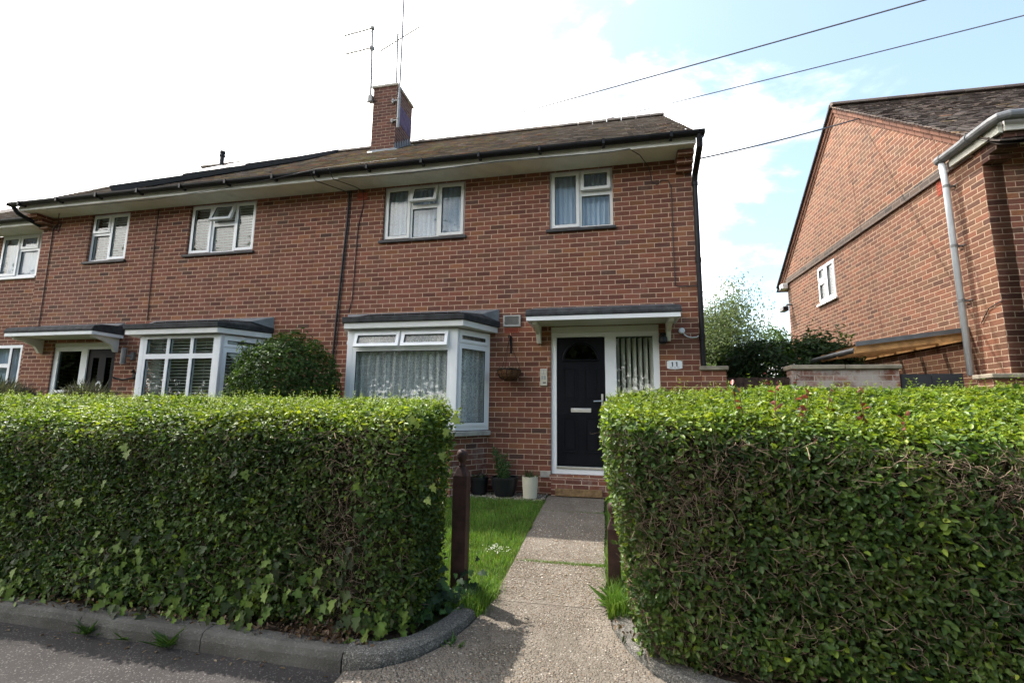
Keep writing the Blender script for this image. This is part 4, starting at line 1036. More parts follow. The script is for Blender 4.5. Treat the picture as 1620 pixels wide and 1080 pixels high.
# flower pots
def potted(label, x, y, prof, mat, rim=None):
    z = gh(y)
    o = thing('flower_pot', label, 'flower pot', (x, y, z), 'flower pots by the door')
    b = MB(); b.lathe(prof, (x, y, z), 26); b.build('pot', mat, o, smooth=False)
    r, zz = prof[-1]
    s = MB(); s.lathe([(r*.9, zz-.02), (r*.5, zz-.012), (.01, zz-.008)], (x, y, z), 16); s.build('soil', M['soil'], o)
    return o, z+zz
o, zt = potted('low dark grey pot with sparse seedlings nearest the bay window', -1.885, -.22, [(.095, 0), (.105, .02), (.13, .21), (.138, .215), (.138, .245), (.122, .245), (.118, .225)], M['bpot'])
n = 90; a = RNG.uniform(0, 6.283, n); r = .11*np.sqrt(RNG.random(n)); P = np.c_[-1.885+r*np.cos(a), -.22+r*np.sin(a), np.full(n, zt-.02)+RNG.uniform(0, .05, n)]
leaves('seedlings', P, unit(RNG.normal(size=(n, 3))+[0, 0, .5]), RNG.normal(size=(n, 3))+[0, 0, 1.], RNG.uniform(.03, .07, n), RNG.uniform(.01, .02, n), pick([(.05, .09, .03), (.09, .13, .05), (.05, .06, .04)], n), M['leaf'], o)
o, zt = potted('wide black bowl pot holding the tall feathery green plant', -1.51, -.24, [(.13, 0), (.14, .02), (.17, .12), (.192, .235), (.198, .24), (.198, .262), (.178, .262), (.174, .24)], M['bpot'])
st = MB(); PP = []; DD = []
for k in range(9):
    a = rnd.uniform(0, 6.28); r = rnd.uniform(.01, .10); p0 = Vector((-1.51+r*math.cos(a), -.24+r*math.sin(a), zt-.02)); h = rnd.uniform(.2, .45)
    tip = p0+Vector((math.cos(a)*.14*h/.4+.05, math.sin(a)*.1, h)); pts = [p0.lerp(tip, i/5)+Vector((0, 0, -.02*math.sin(i/5*3.1))) for i in range(6)]
    st.tube(pts, [.004-.0005*i for i in range(6)], 5)
    for i in range(1, 6):
        for _ in range(9):
            q = pts[i-1].lerp(pts[i], rnd.random()); dd = Vector((rnd.gauss(0, 1), rnd.gauss(0, 1), rnd.gauss(.3, .6))).normalized()
            for m_ in range(3): PP.append(q+dd*.025*m_); DD.append(dd+Vector((rnd.gauss(0, .5), rnd.gauss(0, .5), rnd.gauss(0, .5))))
st.build('stems', M['leaf'] if False else simple('green_stem', (.09, .13, .05), .6, .2, 20), o)
n = len(PP); leaves('plant', np.array(PP), unit(RNG.normal(size=(n, 3))+[0, -.4, .8]), np.array(DD), RNG.uniform(.02, .045, n), RNG.uniform(.009, .02, n), pick([(.06, .12, .035), (.085, .16, .05), (.05, .10, .04)], n), M['leaf'], o)
o, zt = potted('cream cylindrical pot with a small spiky plant next to the doorstep', -1.135, -.30, [(.088, 0), (.094, .01), (.108, .20), (.11, .29), (.096, .29), (.094, .27)], M['cpot'])
n = 70; a = RNG.uniform(0, 6.283, n); r = .07*np.sqrt(RNG.random(n)); P = np.c_[-1.135+r*np.cos(a), -.30+r*np.sin(a), np.full(n, zt-.02)]
leaves('plant', P, unit(RNG.normal(size=(n, 3))), np.c_[np.cos(a)*.35, np.sin(a)*.35, np.ones(n)], RNG.uniform(.06, .17, n), RNG.uniform(.006, .012, n), pick([(.05, .10, .03), (.08, .12, .05), (.09, .035, .025)], n), M['leaf'], o)

# ------------------------------------------------------------------ pebbles, litter, grass
def pebbles(name, X, Y, Z, rad, C, squash=.6):
    n = len(X); base = np.array([[1, 0, 0], [.5, .87, 0], [-.5, .87, 0], [-1, 0, 0], [-.5, -.87, 0], [.5, -.87, 0], [0, 0, 1], [0, 0, -1]])
    V = np.zeros((n, 8, 3)); a = RNG.uniform(0, 6.283, n); ca, sa = np.cos(a), np.sin(a)
    sc = RNG.uniform(.7, 1.2, (n, 8))
    for i in range(8):
        bx_, by_ = base[i, 0]*1.0, base[i, 1]*RNG.uniform(.55, .95, n)
        V[:, i, 0] = X+rad*sc[:, i]*(bx_*ca-by_*sa); V[:, i, 1] = Y+rad*sc[:, i]*(bx_*sa+by_*ca); V[:, i, 2] = Z+rad*squash*base[i, 2]
    tr = [(i, (i+1) % 6, 6) for i in range(6)]+[((i+1) % 6, i, 7) for i in range(6)]
    F = ((np.arange(n)*8)[:, None, None]+np.array(tr)[None]).reshape(-1, 3)
    o = raw_mesh(name, V.reshape(-1, 3), F, np.repeat(C, 8, 0), M['pebble']); o['kind'] = 'stuff'; return o
n = 7000; X = RNG.uniform(-.85, -.10, n); Y = -.6-2.85*RNG.beta(2.6, 1.3, n); r = RNG.gamma(2.2, .0012, n)+.0016
pebbles('path_pebbles', X, Y, gha(Y)+.018, r, pick([(.34, .27, .19), (.44, .38, .30), (.25, .19, .13), (.28, .18, .11), (.58, .53, .46)], n))
n = 1300; X = RNG.uniform(-1.0, .0, n); Y = RNG.uniform(-4.6, -3.3, n)
k = (X > -.8-.35*np.clip(-3.6-Y, 0, 1)) ; X, Y = X[k], Y[k]; n = len(X); r = RNG.gamma(2., .0012, n)+.001
pebbles('path_grit', X, Y, gha(Y)+.014, r, pick([(.30, .24, .18), (.44, .40, .33), (.16, .12, .09)], n))
n = 2600; X = RNG.uniform(-2.9, -.93, n); Y = RNG.uniform(-.52, -.03, n); r = RNG.uniform(.006, .016, n)
pebbles('gravel', X, Y, gha(Y)+.004, r, pick([(.42, .36, .29), (.30, .24, .19), (.5, .45, .38), (.24, .17, .13)], n))

def blades(name, X, Y, Z, h, wd, C, parent=None, lean=.45):
    n = len(X); a = RNG.uniform(0, 6.283, n); l = np.abs(RNG.normal(0, lean, n))
    dx, dy = np.cos(a)*l*h, np.sin(a)*l*h; b = a+1.57+RNG.uniform(-.6, .6, n)
    wx, wy = np.cos(b)*wd/2, np.sin(b)*wd/2
    V = np.zeros((n, 5, 3))
    V[:, 0] = np.c_[X-wx, Y-wy, Z]; V[:, 1] = np.c_[X+wx, Y+wy, Z]
    V[:, 2] = np.c_[X+wx*.8+dx*.35, Y+wy*.8+dy*.35, Z+h*.62]; V[:, 3] = np.c_[X-wx*.8+dx*.35, Y-wy*.8+dy*.35, Z+h*.62]
    V[:, 4] = np.c_[X+dx, Y+dy, Z+h*(1-.25*l)]
    base = (np.arange(n)*5)[:, None]
    F = np.concatenate([base+np.array([[0, 1, 2]]), base+np.array([[0, 2, 3]]), base+np.array([[3, 2, 4]])])
    return raw_mesh(name, V.reshape(-1, 3), F, np.repeat(C, 5, 0), M['grass'], parent)
GR = [(.105, .225, .034), (.145, .27, .045), (.085, .19, .028), (.18, .30, .060), (.16, .23, .055)]
n = 52000; X = RNG.uniform(-2.9, -.87, n); Y = RNG.uniform(-3.75, -.48, n)
k = (X < -.905+.012*(-Y)+RNG.normal(0, .012, n)) ; X, Y = X[k], Y[k]
tuft = np.array([mnoise.noise(Vector((x*3.1, y*3.1, 0))) for x, y in zip(X, Y)])
h = (.035+.03*np.clip(tuft+.4, 0, 1.2))*RNG.uniform(.6, 1.5, len(X))
C = pick(GR*3+[(.20, .17, .08)], len(X))*(1+.35*tuft[:, None])
o = blades('grass', X, Y, gha(Y)-.004, h, RNG.uniform(.003, .0055, len(X)), C); o['kind'] = 'stuff'
n = 6500; Y = RNG.uniform(-3.6, -.3, n); X = -.10+RNG.gamma(1.5, .05, n)+.012*(-Y); k = X < .35; X, Y = X[k], Y[k]; n = len(X)
o = blades('grass', X, Y, gha(Y)-.004, RNG.uniform(.04, .12, n)*(1+.8*(Y < -2.6)), RNG.uniform(.003, .007, n), pick(GR, n)); o['kind'] = 'stuff'
# moss and grass in the path joints, the path edge, and long grass round the post foot
xs = []; ys = []
for yj, m_ in ((-.98, 350), (-2.688, 1500)):
    xs.append(-.86+.76*RNG.beta(1.6, .8, m_)); ys.append(yj+RNG.normal(0, .016, m_))
m_ = 900; xs.append(RNG.normal(-.93, .045, m_)); ys.append(RNG.uniform(-3.72, -3.3, m_))
m_ = 500; xs.append(RNG.normal(-1.05, .08, m_)); ys.append(RNG.uniform(-3.7, -3.3, m_))
X = np.concatenate(xs); Y = np.concatenate(ys); n = len(X)
o = blades('grass', X, Y, gha(Y)+.004, np.where(Y < -3, RNG.uniform(.05, .16, n), RNG.uniform(.012, .034, n)), RNG.uniform(.003, .006, n), pick(GR, n), None, .6); o['kind'] = 'stuff'
n = 70; X = RNG.normal(-1.06, .06, n); Y = RNG.normal(-2.55, .07, n)
o = leaves('daisies', np.c_[X, Y, gha(Y)+RNG.uniform(.03, .06, n)], unit(RNG.normal(size=(n, 3))*.4+[0, -.3, 1]), RNG.normal(size=(n, 3)), RNG.uniform(.008, .016, n), RNG.uniform(.007, .012, n), pick([(.75, .75, .72), (.6, .6, .5)], n, .1), M['leaf']); o['kind'] = 'stuff'
# weeds
def weed(label, x, y, z, n, h, w=.010):
    X = x+RNG.normal(0, .022, n); Y = y+RNG.normal(0, .012, n)
    P = np.c_[X, Y, np.full(n, z)]; a = RNG.uniform(0, 6.283, n)
    D = np.c_[np.cos(a)*.8, np.sin(a)*.8, RNG.uniform(.3, 1.3, n)]
    o = leaves('weed', P, unit(np.c_[-np.cos(a)*.8, -np.sin(a)*.8, np.full(n, .7)]+RNG.normal(size=(n, 3))*.2), D, RNG.uniform(.5, 1.2, n)*h, RNG.uniform(.7, 1.3, n)*w, pick([(.07, .15, .03), (.10, .19, .045), (.05, .11, .025)], n), M['leaf'], None, curl=.2)
    tag(o, label, 'weed', 'weeds along the kerb and path')
weed('small spreading weed at the kerb foot, left of the two others', -3.2, -4.37, .055, 34, .11)
weed('feathery upright weed at the kerb foot under the brown twiggy litter', -2.60, -4.385, .055, 60, .13, .007)
weed('tiny thin weed between the two larger kerb weeds', -2.9, -4.375, .055, 14, .09)
weed('small weed in the gap before the rounded pebbly kerb', -.93, -4.10, .085, 26, .09)
weed('broad leafy dandelion-like weed at the foot of the right hedge', .0, -3.42, .14, 70, .17, .024)

# ------------------------------------------------------------------ hedges
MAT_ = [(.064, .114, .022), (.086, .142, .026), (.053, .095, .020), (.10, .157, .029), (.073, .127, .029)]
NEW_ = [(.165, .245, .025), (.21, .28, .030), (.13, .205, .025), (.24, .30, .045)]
def hedge(label, x0, x1, end, yf, yb, zb, ztf, ztb, nf, nt, ne, twig_n, bare, new_front, leafL, seed, tap=0.):
    """end: 'R' = the right end is at x1 (left one runs on), 'L' = left end at x0"""
    o = thing('hedge', label, 'hedge', ((x0+x1)/2, (yf+yb)/2, zb), 'clipped hedges either side of the path')
    xe = x1 if end == 'R' else x0; sg = 1 if end == 'R' else -1; rc = .26
    def yoff(x, z=None):
        q = rc if z is None else rc+tap*1.6*np.clip(1-(z-zb)/1.2, 0, 1)
        d = np.clip(q-np.abs(x-xe), 0, q); return q-np.sqrt(np.maximum(q*q-d*d, 0))
    def wav(x, z): return np.array([mnoise.noise(Vector((a*1.7+seed, b*1.9, seed))) for a, b in zip(x, z)])*.045+np.array([mnoise.noise(Vector((a*6+seed, b*6, seed))) for a, b in zip(x, z)])*.02
    out = []
    # front
    x = RNG.uniform(x0, x1, nf); t = RNG.random(nf); zt = ztf(x); z = zb+(zt-zb)*t
    r = .11; dz = np.clip(z-(zt-r), 0, r); rd = r-np.sqrt(np.maximum(r*r-dz*dz, 0))
    under = np.clip(.07-(z-zb), 0, .1)*.5-.05*np.exp(-((z-zb-.12)/.1)**2)
    y = yf+yoff(x, z)+rd+under+wav(x, z)+.035*np.sin((z-zb)/(zt-zb)*3.14)*-1
    nx_ = np.where(np.abs(x-xe) < rc, sg*(1-np.abs(x-xe)/rc), 0)
    N = unit(np.c_[nx_, -np.ones(nf)*(1-dz/r*.75), dz/r*1.2])
    bn = bare(x, z); keep = (RNG.random(nf) > bn) & (np.abs(x-xe) > tap*(1-(z-zb)/1.25))
    newp = np.clip(.04+new_front*np.clip(1-(zt-z)/.16, 0, 1), 0, 1)
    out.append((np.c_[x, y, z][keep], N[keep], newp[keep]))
    # top
    x = RNG.uniform(x0, x1, nt); t = RNG.random(nt); y = yf+.06+yoff(x)+(yb-yf-.06)*t
    z = ztf(x)+(ztb(x)-ztf(x))*np.clip(t*1.3, 0, 1)+np.array([mnoise.noise(Vector((a*2.3+seed, b*2.3, 7.))) for a, b in zip(x, y)])*.03
    ed = np.clip(.15-np.abs(x-xe), 0, .15)
    z -= ed*ed*3.
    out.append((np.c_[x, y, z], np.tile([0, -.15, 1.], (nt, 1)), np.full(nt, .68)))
    # end
    y = RNG.uniform(yf+.12, yb, ne); t = RNG.random(ne); zt = ztf(np.full(ne, xe)); z = zb+(zt+.02-zb)*t
    dz = np.clip(z-(zt-.1), 0, .1)
    d = np.clip(rc-(y-yf), 0, rc); xx = xe-sg*((rc-np.sqrt(np.maximum(rc*rc-d*d, 0)))*.7+dz*dz*4+wav(y, z)*.6+.01+tap*(1-(z-zb)/(zt-zb)))
    be = RNG.random(ne) > (np.clip(.80-.6*(z-zb)/(zt-zb), .15, .8) if end == 'L' else .05)
    N = unit(np.c_[np.full(ne, sg*1.), -d/rc, dz*6])
    out.append((np.c_[xx, y, z][be], N[be], np.clip(.06+.5*np.clip(1-(zt-z)/.15, 0, 1), 0, 1)[be]))
    P = np.concatenate([q[0] for q in out]); N = np.concatenate([q[1] for q in out]); NP = np.concatenate([q[2] for q in out]); n = len(P)
    dep = RNG.gamma(1.2, .038, n)-.018
    P = P-N*dep[:, None]+RNG.normal(0, .006, (n, 3))
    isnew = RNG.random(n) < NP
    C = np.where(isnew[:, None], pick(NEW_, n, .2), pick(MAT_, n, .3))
    pat = np.array([mnoise.noise(Vector((p[0]*1.4+seed*3, p[1]*1.4, p[2]*1.4))) for p in P]); p2 = np.array([mnoise.noise(Vector((p[0]*4.5+seed, p[1]*4.5, p[2]*4.5))) for p in P]); C = C*(1+.40*pat[:, None]+.35*p2[:, None])*(1+np.array([.25, .05, -.1])*p2[:, None])
    LN = unit(N*.75+np.array([0, -.1, .55])+RNG.normal(0, .75, (n, 3))); D = RNG.normal(0, 1, (n, 3))+N*.6+np.array([0, 0, .25])
    ln = leafL*RNG.uniform(.5, 1.4, n)
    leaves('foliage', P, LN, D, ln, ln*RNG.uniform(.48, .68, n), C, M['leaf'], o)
    # young shoots standing above the clipped top
    ns = int(330*(x1-x0)); x = RNG.uniform(x0+.03, x1-.03, ns); t = RNG.random(ns)**.8; y = yf+.07+yoff(x)+(yb-yf-.08)*t; z = ztf(x)+(ztb(x)-ztf(x))*np.clip(t*1.3, 0, 1)
    hh = RNG.gamma(2.2, .015, ns)+.012; PP = []; NN = []; DD = []; LL = []; CC = []
    lean = RNG.normal(0, .25, (ns, 3))+np.array([0, -.1, 1.])
    lean = unit(lean)
    for i in range(6):
        f = i/5; q = np.c_[x, y, z]+lean*(hh*f)[:, None]; a = RNG.uniform(0, 6.283, ns)
        for s_ in (0, math.pi):
            d = np.c_[np.cos(a+s_), np.sin(a+s_), np.full(ns, .55+.9*f)]
            PP.append(q); DD.append(d); NN.append(unit(np.c_[-np.cos(a+s_)*.6, -np.sin(a+s_)*.6, np.full(ns, .9)]+RNG.normal(0, .25, (ns, 3)))); LL.append(leafL*RNG.uniform(.45, .9, ns)*(1-.35*f)); CC.append(pick(NEW_, ns, .2)*(.85+.3*f))
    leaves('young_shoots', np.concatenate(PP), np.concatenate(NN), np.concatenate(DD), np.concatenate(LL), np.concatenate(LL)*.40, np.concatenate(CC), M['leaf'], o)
    # twigs
    b = MB(); cnt = 0
    while cnt < twig_n:
        onend = rnd.random() < (.30 if end == 'L' else .05)
        if onend:
            yy = rnd.uniform(yf+.06, yb); zz = rnd.uniform(zb, float(ztf(np.array([xe]))[0])-.1); p = Vector((xe-sg*(rnd.uniform(.0, .09)+tap*(1-(zz-zb)/1.3)+.10*max(0, 1-(yy-yf)/.25)), yy, zz)); outv = Vector((sg, 0, 0))
            if rnd.random() > (.9 if zz < .75 else .55): continue
        else:
            xx = rnd.uniform(x0, x1); zz = rnd.uniform(zb, float(ztf(np.array([xx]))[0])-.08)
            bb = float(bare(np.array([xx]), np.array([zz]))[0])
            if rnd.random() > .26+.95*bb: continue
            if abs(xx-xe) < tap*1.1*(1-(zz-zb)/1.25): continue
            p = Vector((xx, yf+float(yoff(np.array([xx]), np.array([zz]))[0])+rnd.uniform(-.05, .045)+.06*max(0, 1-(zz-zb)/.15), zz)); outv = Vector((0, -1, 0))
        d = (Vector((rnd.gauss(0, .8), rnd.gauss(0, .8), rnd.gauss(.55, .6)))+outv*.35); d.x *= .22 if onend else 1.; d.normalize(); L = rnd.uniform(.03, .13)*(.7 if onend else 1.)
        pts = [p]; k = rnd.randint(3, 5)
        for i in range(k):
            d = (d+Vector((rnd.gauss(0, .30), rnd.gauss(0, .25), rnd.gauss(0, .30)))-outv*(.12*i)).normalized(); pts.append(pts[-1]+d*(L/k))
        r0 = rnd.uniform(.0008, .0020); v = rnd.uniform(.4, 1.9)
        b.tube(pts, [r0*(1-.12*i) for i in range(len(pts))], 3, (v, v, v), caps=False); cnt += 1
    b.build('twigs', TWIG, o)
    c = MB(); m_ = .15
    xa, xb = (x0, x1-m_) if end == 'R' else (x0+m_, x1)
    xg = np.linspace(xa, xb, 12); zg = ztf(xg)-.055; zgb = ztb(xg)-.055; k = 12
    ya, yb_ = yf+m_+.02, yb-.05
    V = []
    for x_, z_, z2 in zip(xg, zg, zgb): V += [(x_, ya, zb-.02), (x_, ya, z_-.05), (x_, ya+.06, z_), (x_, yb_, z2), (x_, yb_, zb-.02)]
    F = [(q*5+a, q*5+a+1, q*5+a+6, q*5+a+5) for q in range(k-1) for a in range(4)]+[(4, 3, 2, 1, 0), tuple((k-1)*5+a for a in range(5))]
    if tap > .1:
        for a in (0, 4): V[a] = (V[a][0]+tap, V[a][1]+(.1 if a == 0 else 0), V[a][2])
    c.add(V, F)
    c.build('hedge_core', M['core'], o)  # solid dark core, added inside to block light through the hedge
    return o
def twig_mat():
    t = NT('twig'); c = t.mix(1., t.attr(), (.25, .175, .12), 'MULTIPLY'); c = t.mix(t.noise(t.geo(), 35, 3), c, (.10, .075, .055)); t.bsdf(c, .85, None, .2); return t.m
TWIG = twig_mat()
def bareL(x, z):
    b = np.array([mnoise.noise(Vector((a*2.2, c*2.2, 3.3))) for a, c in zip(x, z)])*.5+.06
    return np.clip(b+.75*np.exp(-((x+1.62+.12*(z-.7))/.17)**2)*(z < 1.30)+.3*(z < .32), 0, .88)
def bareR(x, z):
    b = np.array([mnoise.noise(Vector((a*2.4+4, c*2.4, 8.3))) for a, c in zip(x, z)])*.7+.02
    return np.clip(b+.42*np.exp(-((x-.42)/.22)**2-((z-1.08)/.20)**2)+.6*np.exp(-((x-1.95)/.18)**2-((z-1.1)/.18)**2)+.28*np.clip(.55-z, 0, .4)/.4*np.clip(1.6-x, 0, 1)-.35*np.clip(z-1.24, 0, .1)/.1, 0, .9)
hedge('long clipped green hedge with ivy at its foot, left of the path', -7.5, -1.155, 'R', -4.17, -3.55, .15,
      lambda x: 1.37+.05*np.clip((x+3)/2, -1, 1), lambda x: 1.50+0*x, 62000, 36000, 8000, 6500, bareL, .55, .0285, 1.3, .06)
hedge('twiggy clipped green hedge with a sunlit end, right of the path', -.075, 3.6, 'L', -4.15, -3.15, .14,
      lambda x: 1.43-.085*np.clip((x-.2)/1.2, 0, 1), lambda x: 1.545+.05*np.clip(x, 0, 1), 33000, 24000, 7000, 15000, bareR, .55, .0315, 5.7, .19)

# ivy
IV = np.array([(0, 0), (-.10, .20), (.10, .50), (.32, .27), (.56, .40), (.68, .17), (1, 0), (.68, -.17), (.56, -.40), (.32, -.27), (.10, -.50), (-.10, -.20)])
def ivy_mesh(name, P, N, D, L, C, parent=None):
    n = len(P); D = unit(D-N*np.sum(D*N, 1, keepdims=True)); B = np.cross(N, D); V = np.zeros((n, 13, 3)); L = L[:, None]
    V[:, 0] = P+D*L*.32-N*L*.05
    for i, (a, b_) in enumerate(IV): V[:, i+1] = P+D*L*a+B*L*b_*.95+N*L*(.10*abs(b_)-.18*a*a)
    tri = np.array([(0, i+1, (i+1) % 12+1) for i in range(12)])
    F = ((np.arange(n)*13)[:, None, None]+tri[None]).reshape(-1, 3)
    CC = np.repeat(C, 13, 0).reshape(n, 13, 3); CC[:, 0] *= 1.25
    return raw_mesh(name, V.reshape(-1, 3), F, CC.reshape(-1, 3), M['ivy'], parent)
o = thing('ivy', 'pale and dark green ivy spreading over the foot of the left hedge', 'ivy', (-3.2, -4.2, .15))
n = 2000; x = RNG.uniform(-6.5, -1.15, n); z = .13+np.abs(RNG.normal(0, .22, n)); z = np.where(RNG.random(n) < .08, RNG.uniform(.2, 1.1, n), z)
d = np.clip(.26-np.abs(x+1.155), 0, .26); y = -4.215+(.26-np.sqrt(.0676-d*d))-RNG.uniform(-.03, .06, n)-.085*np.clip(1-(z-.13)/.2, 0, 1)*RNG.random(n)
clus = np.array([mnoise.noise(Vector((a*2.6, c*3.2, 1.))) for a, c in zip(x, z)])
k = (RNG.random(n) < .45+1.3*clus) & (z < 1.2); x, y, z, clus = x[k], y[k], z[k], clus[k]; n = len(x)
young = RNG.random(n) < .35+.5*(clus > .15)
C = np.where(young[:, None], pick([(.115, .175, .030), (.145, .205, .04), (.09, .15, .028)], n, .2), pick([(.030, .042, .018), (.04, .058, .02), (.045, .070, .02)], n, .2))
ivy_mesh('ivy_leaves', np.c_[x, y, z], unit(np.c_[RNG.normal(0, .35, n), -np.ones(n), RNG.normal(.45, .35, n)]), np.c_[RNG.normal(0, .6, n), RNG.normal(-.1, .2, n), -np.ones(n)], RNG.uniform(.028, .074, n), C, o)
n = 230; x = RNG.uniform(-1.42, -.95, n); y = np.maximum(-4.13+(x+1.42)*.9, -4.15)+RNG.uniform(0, .35, n); z = .16+RNG.gamma(1.6, .045, n)
C = np.where((RNG.random(n) < .4)[:, None], pick([(.07, .14, .035), (.05, .11, .03)], n), pick([(.022, .045, .02), (.03, .06, .025)], n))
ivy_mesh('ground_ivy', np.c_[x, y, z], unit(np.c_[RNG.normal(.2, .4, n), -np.ones(n)*.6, np.ones(n)]), np.c_[RNG.normal(.3, .6, n), RNG.normal(-.5, .4, n), -np.ones(n)*.4], RNG.uniform(.035, .07, n), C, o)
P = np.array([(-1.205, -4.20, 1.40), (-1.16, -4.21, 1.375), (-.995, -4.02, 1.40), (-1.02, -4.05, 1.33), (-1.08, -4.12, 1.0), (-1.11, -4.13, .92), (-1.07, -4.0, 1.18), (-3.26, -4.25, 1.19), (-3.22, -4.25, 1.15), (-3.72, -4.25, .80), (-3.58, -4.25, .82), (-2.30, -4.24, 1.05), (-2.42, -4.24, .78), (-2.9, -4.24, .72)]); n = len(P)
ivy_mesh('large_leaves', P, unit(np.c_[RNG.normal(0, .3, n), -np.ones(n), RNG.normal(.5, .2, n)]), np.c_[RNG.normal(.5, .4, n), RNG.normal(-.1, .1, n), -np.ones(n)], RNG.uniform(.048, .072, n), pick([(.14, .20, .04), (.17, .22, .055)], n, .15), o)
# dead litter at the hedge feet
n = 1300; x = np.concatenate([RNG.uniform(-6, -1.3, 900), RNG.normal(-1.62, .12, 400)]); y = -4.23+RNG.uniform(-.10, .10, n); z = .155+RNG.gamma(1.4, .02, n)
lo_ = leaves('leaf_litter', np.c_[x, y, z], unit(RNG.normal(size=(n, 3))*.7+[0, -.5, .8]), RNG.normal(size=(n, 3)), RNG.uniform(.015, .04, n), RNG.uniform(.006, .02, n), pick([(.13, .075, .04), (.09, .055, .035), (.17, .11, .065), (.06, .035, .025)], n), M['leaf']); lo_['kind'] = 'stuff'
n = 60; x = RNG.uniform(-4.3, -.2, n); y = -4.40-RNG.gamma(1.3, .05, n)
lo_ = leaves('leaf_litter', np.c_[x, y, np.full(n, .056)+.02*(x > -1.5)], unit(RNG.normal(size=(n, 3))*.25+[0, 0, 1]), RNG.normal(size=(n, 3)), RNG.uniform(.012, .035, n), RNG.uniform(.006, .016, n), pick([(.20, .13, .075), (.12, .075, .045), (.28, .2, .12)], n), M['leaf']); lo_['kind'] = 'stuff'

n = 700; x = RNG.uniform(-.02, 3., n); y = np.where(x < .4, -3.75-.6*np.sqrt(np.clip(x+.02, 0, 1)), -4.22)+RNG.uniform(.02, .16, n)
lo_ = leaves('leaf_litter', np.c_[x, y, .150+RNG.gamma(1.3, .018, n)], unit(RNG.normal(size=(n, 3))*.7+[0, -.5, .8]), RNG.normal(size=(n, 3)), RNG.uniform(.015, .04, n), RNG.uniform(.006, .02, n), pick([(.15, .095, .055), (.10, .065, .04), (.20, .13, .08), (.05, .07, .025)], n), M['leaf']); lo_['kind'] = 'stuff'
# ------------------------------------------------------------------ shrubs and trees
def bush(name, label, cat, c, rad, n, size, cols, group=None, box=1., asp=.45, seed=0., shell=.28, up=.35, mat='leaf2', stem=True, flat=.12):
    c = np.array(c); rad = np.array(rad)
    o = thing(name, label, cat, (c[0], c[1], c[2]-rad[2]), group)
    v = unit(RNG.normal(size=(n, 3)))
    v = np.sign(v)*np.abs(v)**box; v = v/np.max(np.abs(v), axis=1, keepdims=True)**(1-box) if box < 1 else v
    f = 1+flat*np.array([mnoise.fractal(Vector((a[0]*2.2+seed, a[1]*2.2, a[2]*2.2)), .7, 2., 3) for a in v])
    rr = f*(1-RNG.gamma(1.2, shell*.35, n).clip(0, .8))
    P = c+v*rad*rr[:, None]; N = unit(unit(v/rad)*.8+np.array([0, 0, up])+RNG.normal(0, .5, (n, 3)))
    pat = np.array([mnoise.noise(Vector((p[0]*3+seed, p[1]*3, p[2]*3))) for p in P])
    C = pick(cols, n, .25)*(1+.4*pat[:, None]); ln = size*RNG.uniform(.6, 1.3, n)
    leaves('crown', P, N, RNG.normal(0, 1, (n, 3))+N*.6, ln, ln*asp, C, M[mat], o)
    if stem:
        b = MB()
        for k in range(9):
            a = rnd.uniform(0, 6.28); t = Vector((c[0]+math.cos(a)*rad[0]*.6*rnd.random(), c[1]+math.sin(a)*rad[1]*.6*rnd.random(), c[2]+rad[2]*rnd.uniform(.1, .7)))
            p0 = Vector((c[0]+rnd.uniform(-.08, .08), c[1]+rnd.uniform(-.08, .08), min(c[2]-rad[2], .3))); m_ = p0.lerp(t, .5)+Vector((rnd.gauss(0, .04), rnd.gauss(0, .04), .05))
            b.tube([p0, m_, t], [.022, .014, .006], 6)
        b.build('stems', M['trunk'], o)
    return o
DG = [(.022, .048, .014), (.03, .062, .018), (.04, .08, .022), (.026, .055, .02)]
bush('round_shrub', 'dense dark green rounded shrub between the two bay windows', 'shrub', (-4.52, -1.05, 1.42), (.80, .70, 1.08), 21000, .056, [(.040, .080, .016), (.055, .105, .021), (.078, .132, .028), (.045, .088, .019)], seed=2., flat=.15, up=.3, shell=.30, asp=.42)
LAV = [(.075, .085, .07), (.055, .065, .055), (.10, .11, .085), (.07, .06, .07)]
def spiky(label, c, rad, n, h):
    o = thing('lavender_bush', label, 'shrub', (c[0], c[1], .25), 'grey lavender bushes')
    a = RNG.uniform(0, 6.283, n); r = np.sqrt(RNG.random(n)); X = c[0]+rad*r*np.cos(a)*.8; Y = c[1]+rad*r*np.sin(a)*.8
    P = np.c_[X, Y, c[2]-h*(.5+.5*r*r)+RNG.uniform(-.1, .12, n)*h]; D = np.c_[np.cos(a)*r*.8, np.sin(a)*r*.8, np.ones(n)*.8]+RNG.normal(0, .35, (n, 3))
    leaves('crown', P, unit(RNG.normal(size=(n, 3))), D, h*RNG.uniform(.25, .6, n), RNG.uniform(.006, .014, n), pick(LAV, n), M['leaf2'], o, curl=.05)
    b = MB(); b.lathe([(rad*.3, 0), (rad*.62, .3*(c[2]-.25)), (rad*.62, .6*(c[2]-.25)), (rad*.2, .72*(c[2]-.25))], (c[0], c[1], .25), 12); b.build('stems', M['core'], o)
spiky('grey-green lavender bush in front of the neighbour black door', (-7.05, -1.75, 1.80), .34, 2300, .55)
spiky('grey-green lavender bush at the photo edge before the far house', (-8.62, -1.75, 1.84), .52, 3000, .55)
bush('dark_shrub', 'dark evergreen shrub behind the whitened brick wall', 'shrub', (3.05, 2.55, 1.75), (1.02, .8, 1.0), 16000, .085, DG, box=.62, seed=5., flat=.16)
bush('dark_shrub', 'loose tall-stemmed dark shrub reaching up the sunlit gable', 'shrub', (3.55, 2.0, 1.95), (.58, .5, .92), 3300, .075, [(.03, .065, .02), (.045, .085, .03), (.06, .10, .04)], seed=9., flat=.35)
bush('garden_bush', 'yellow-green sunlit bush in the gap beside the house corner', 'bush', (3.0, 8.4, 1.9), (.75, .6, 1.05), 2600, .11, [(.10, .17, .03), (.13, .21, .04), (.08, .14, .03)], seed=13.)
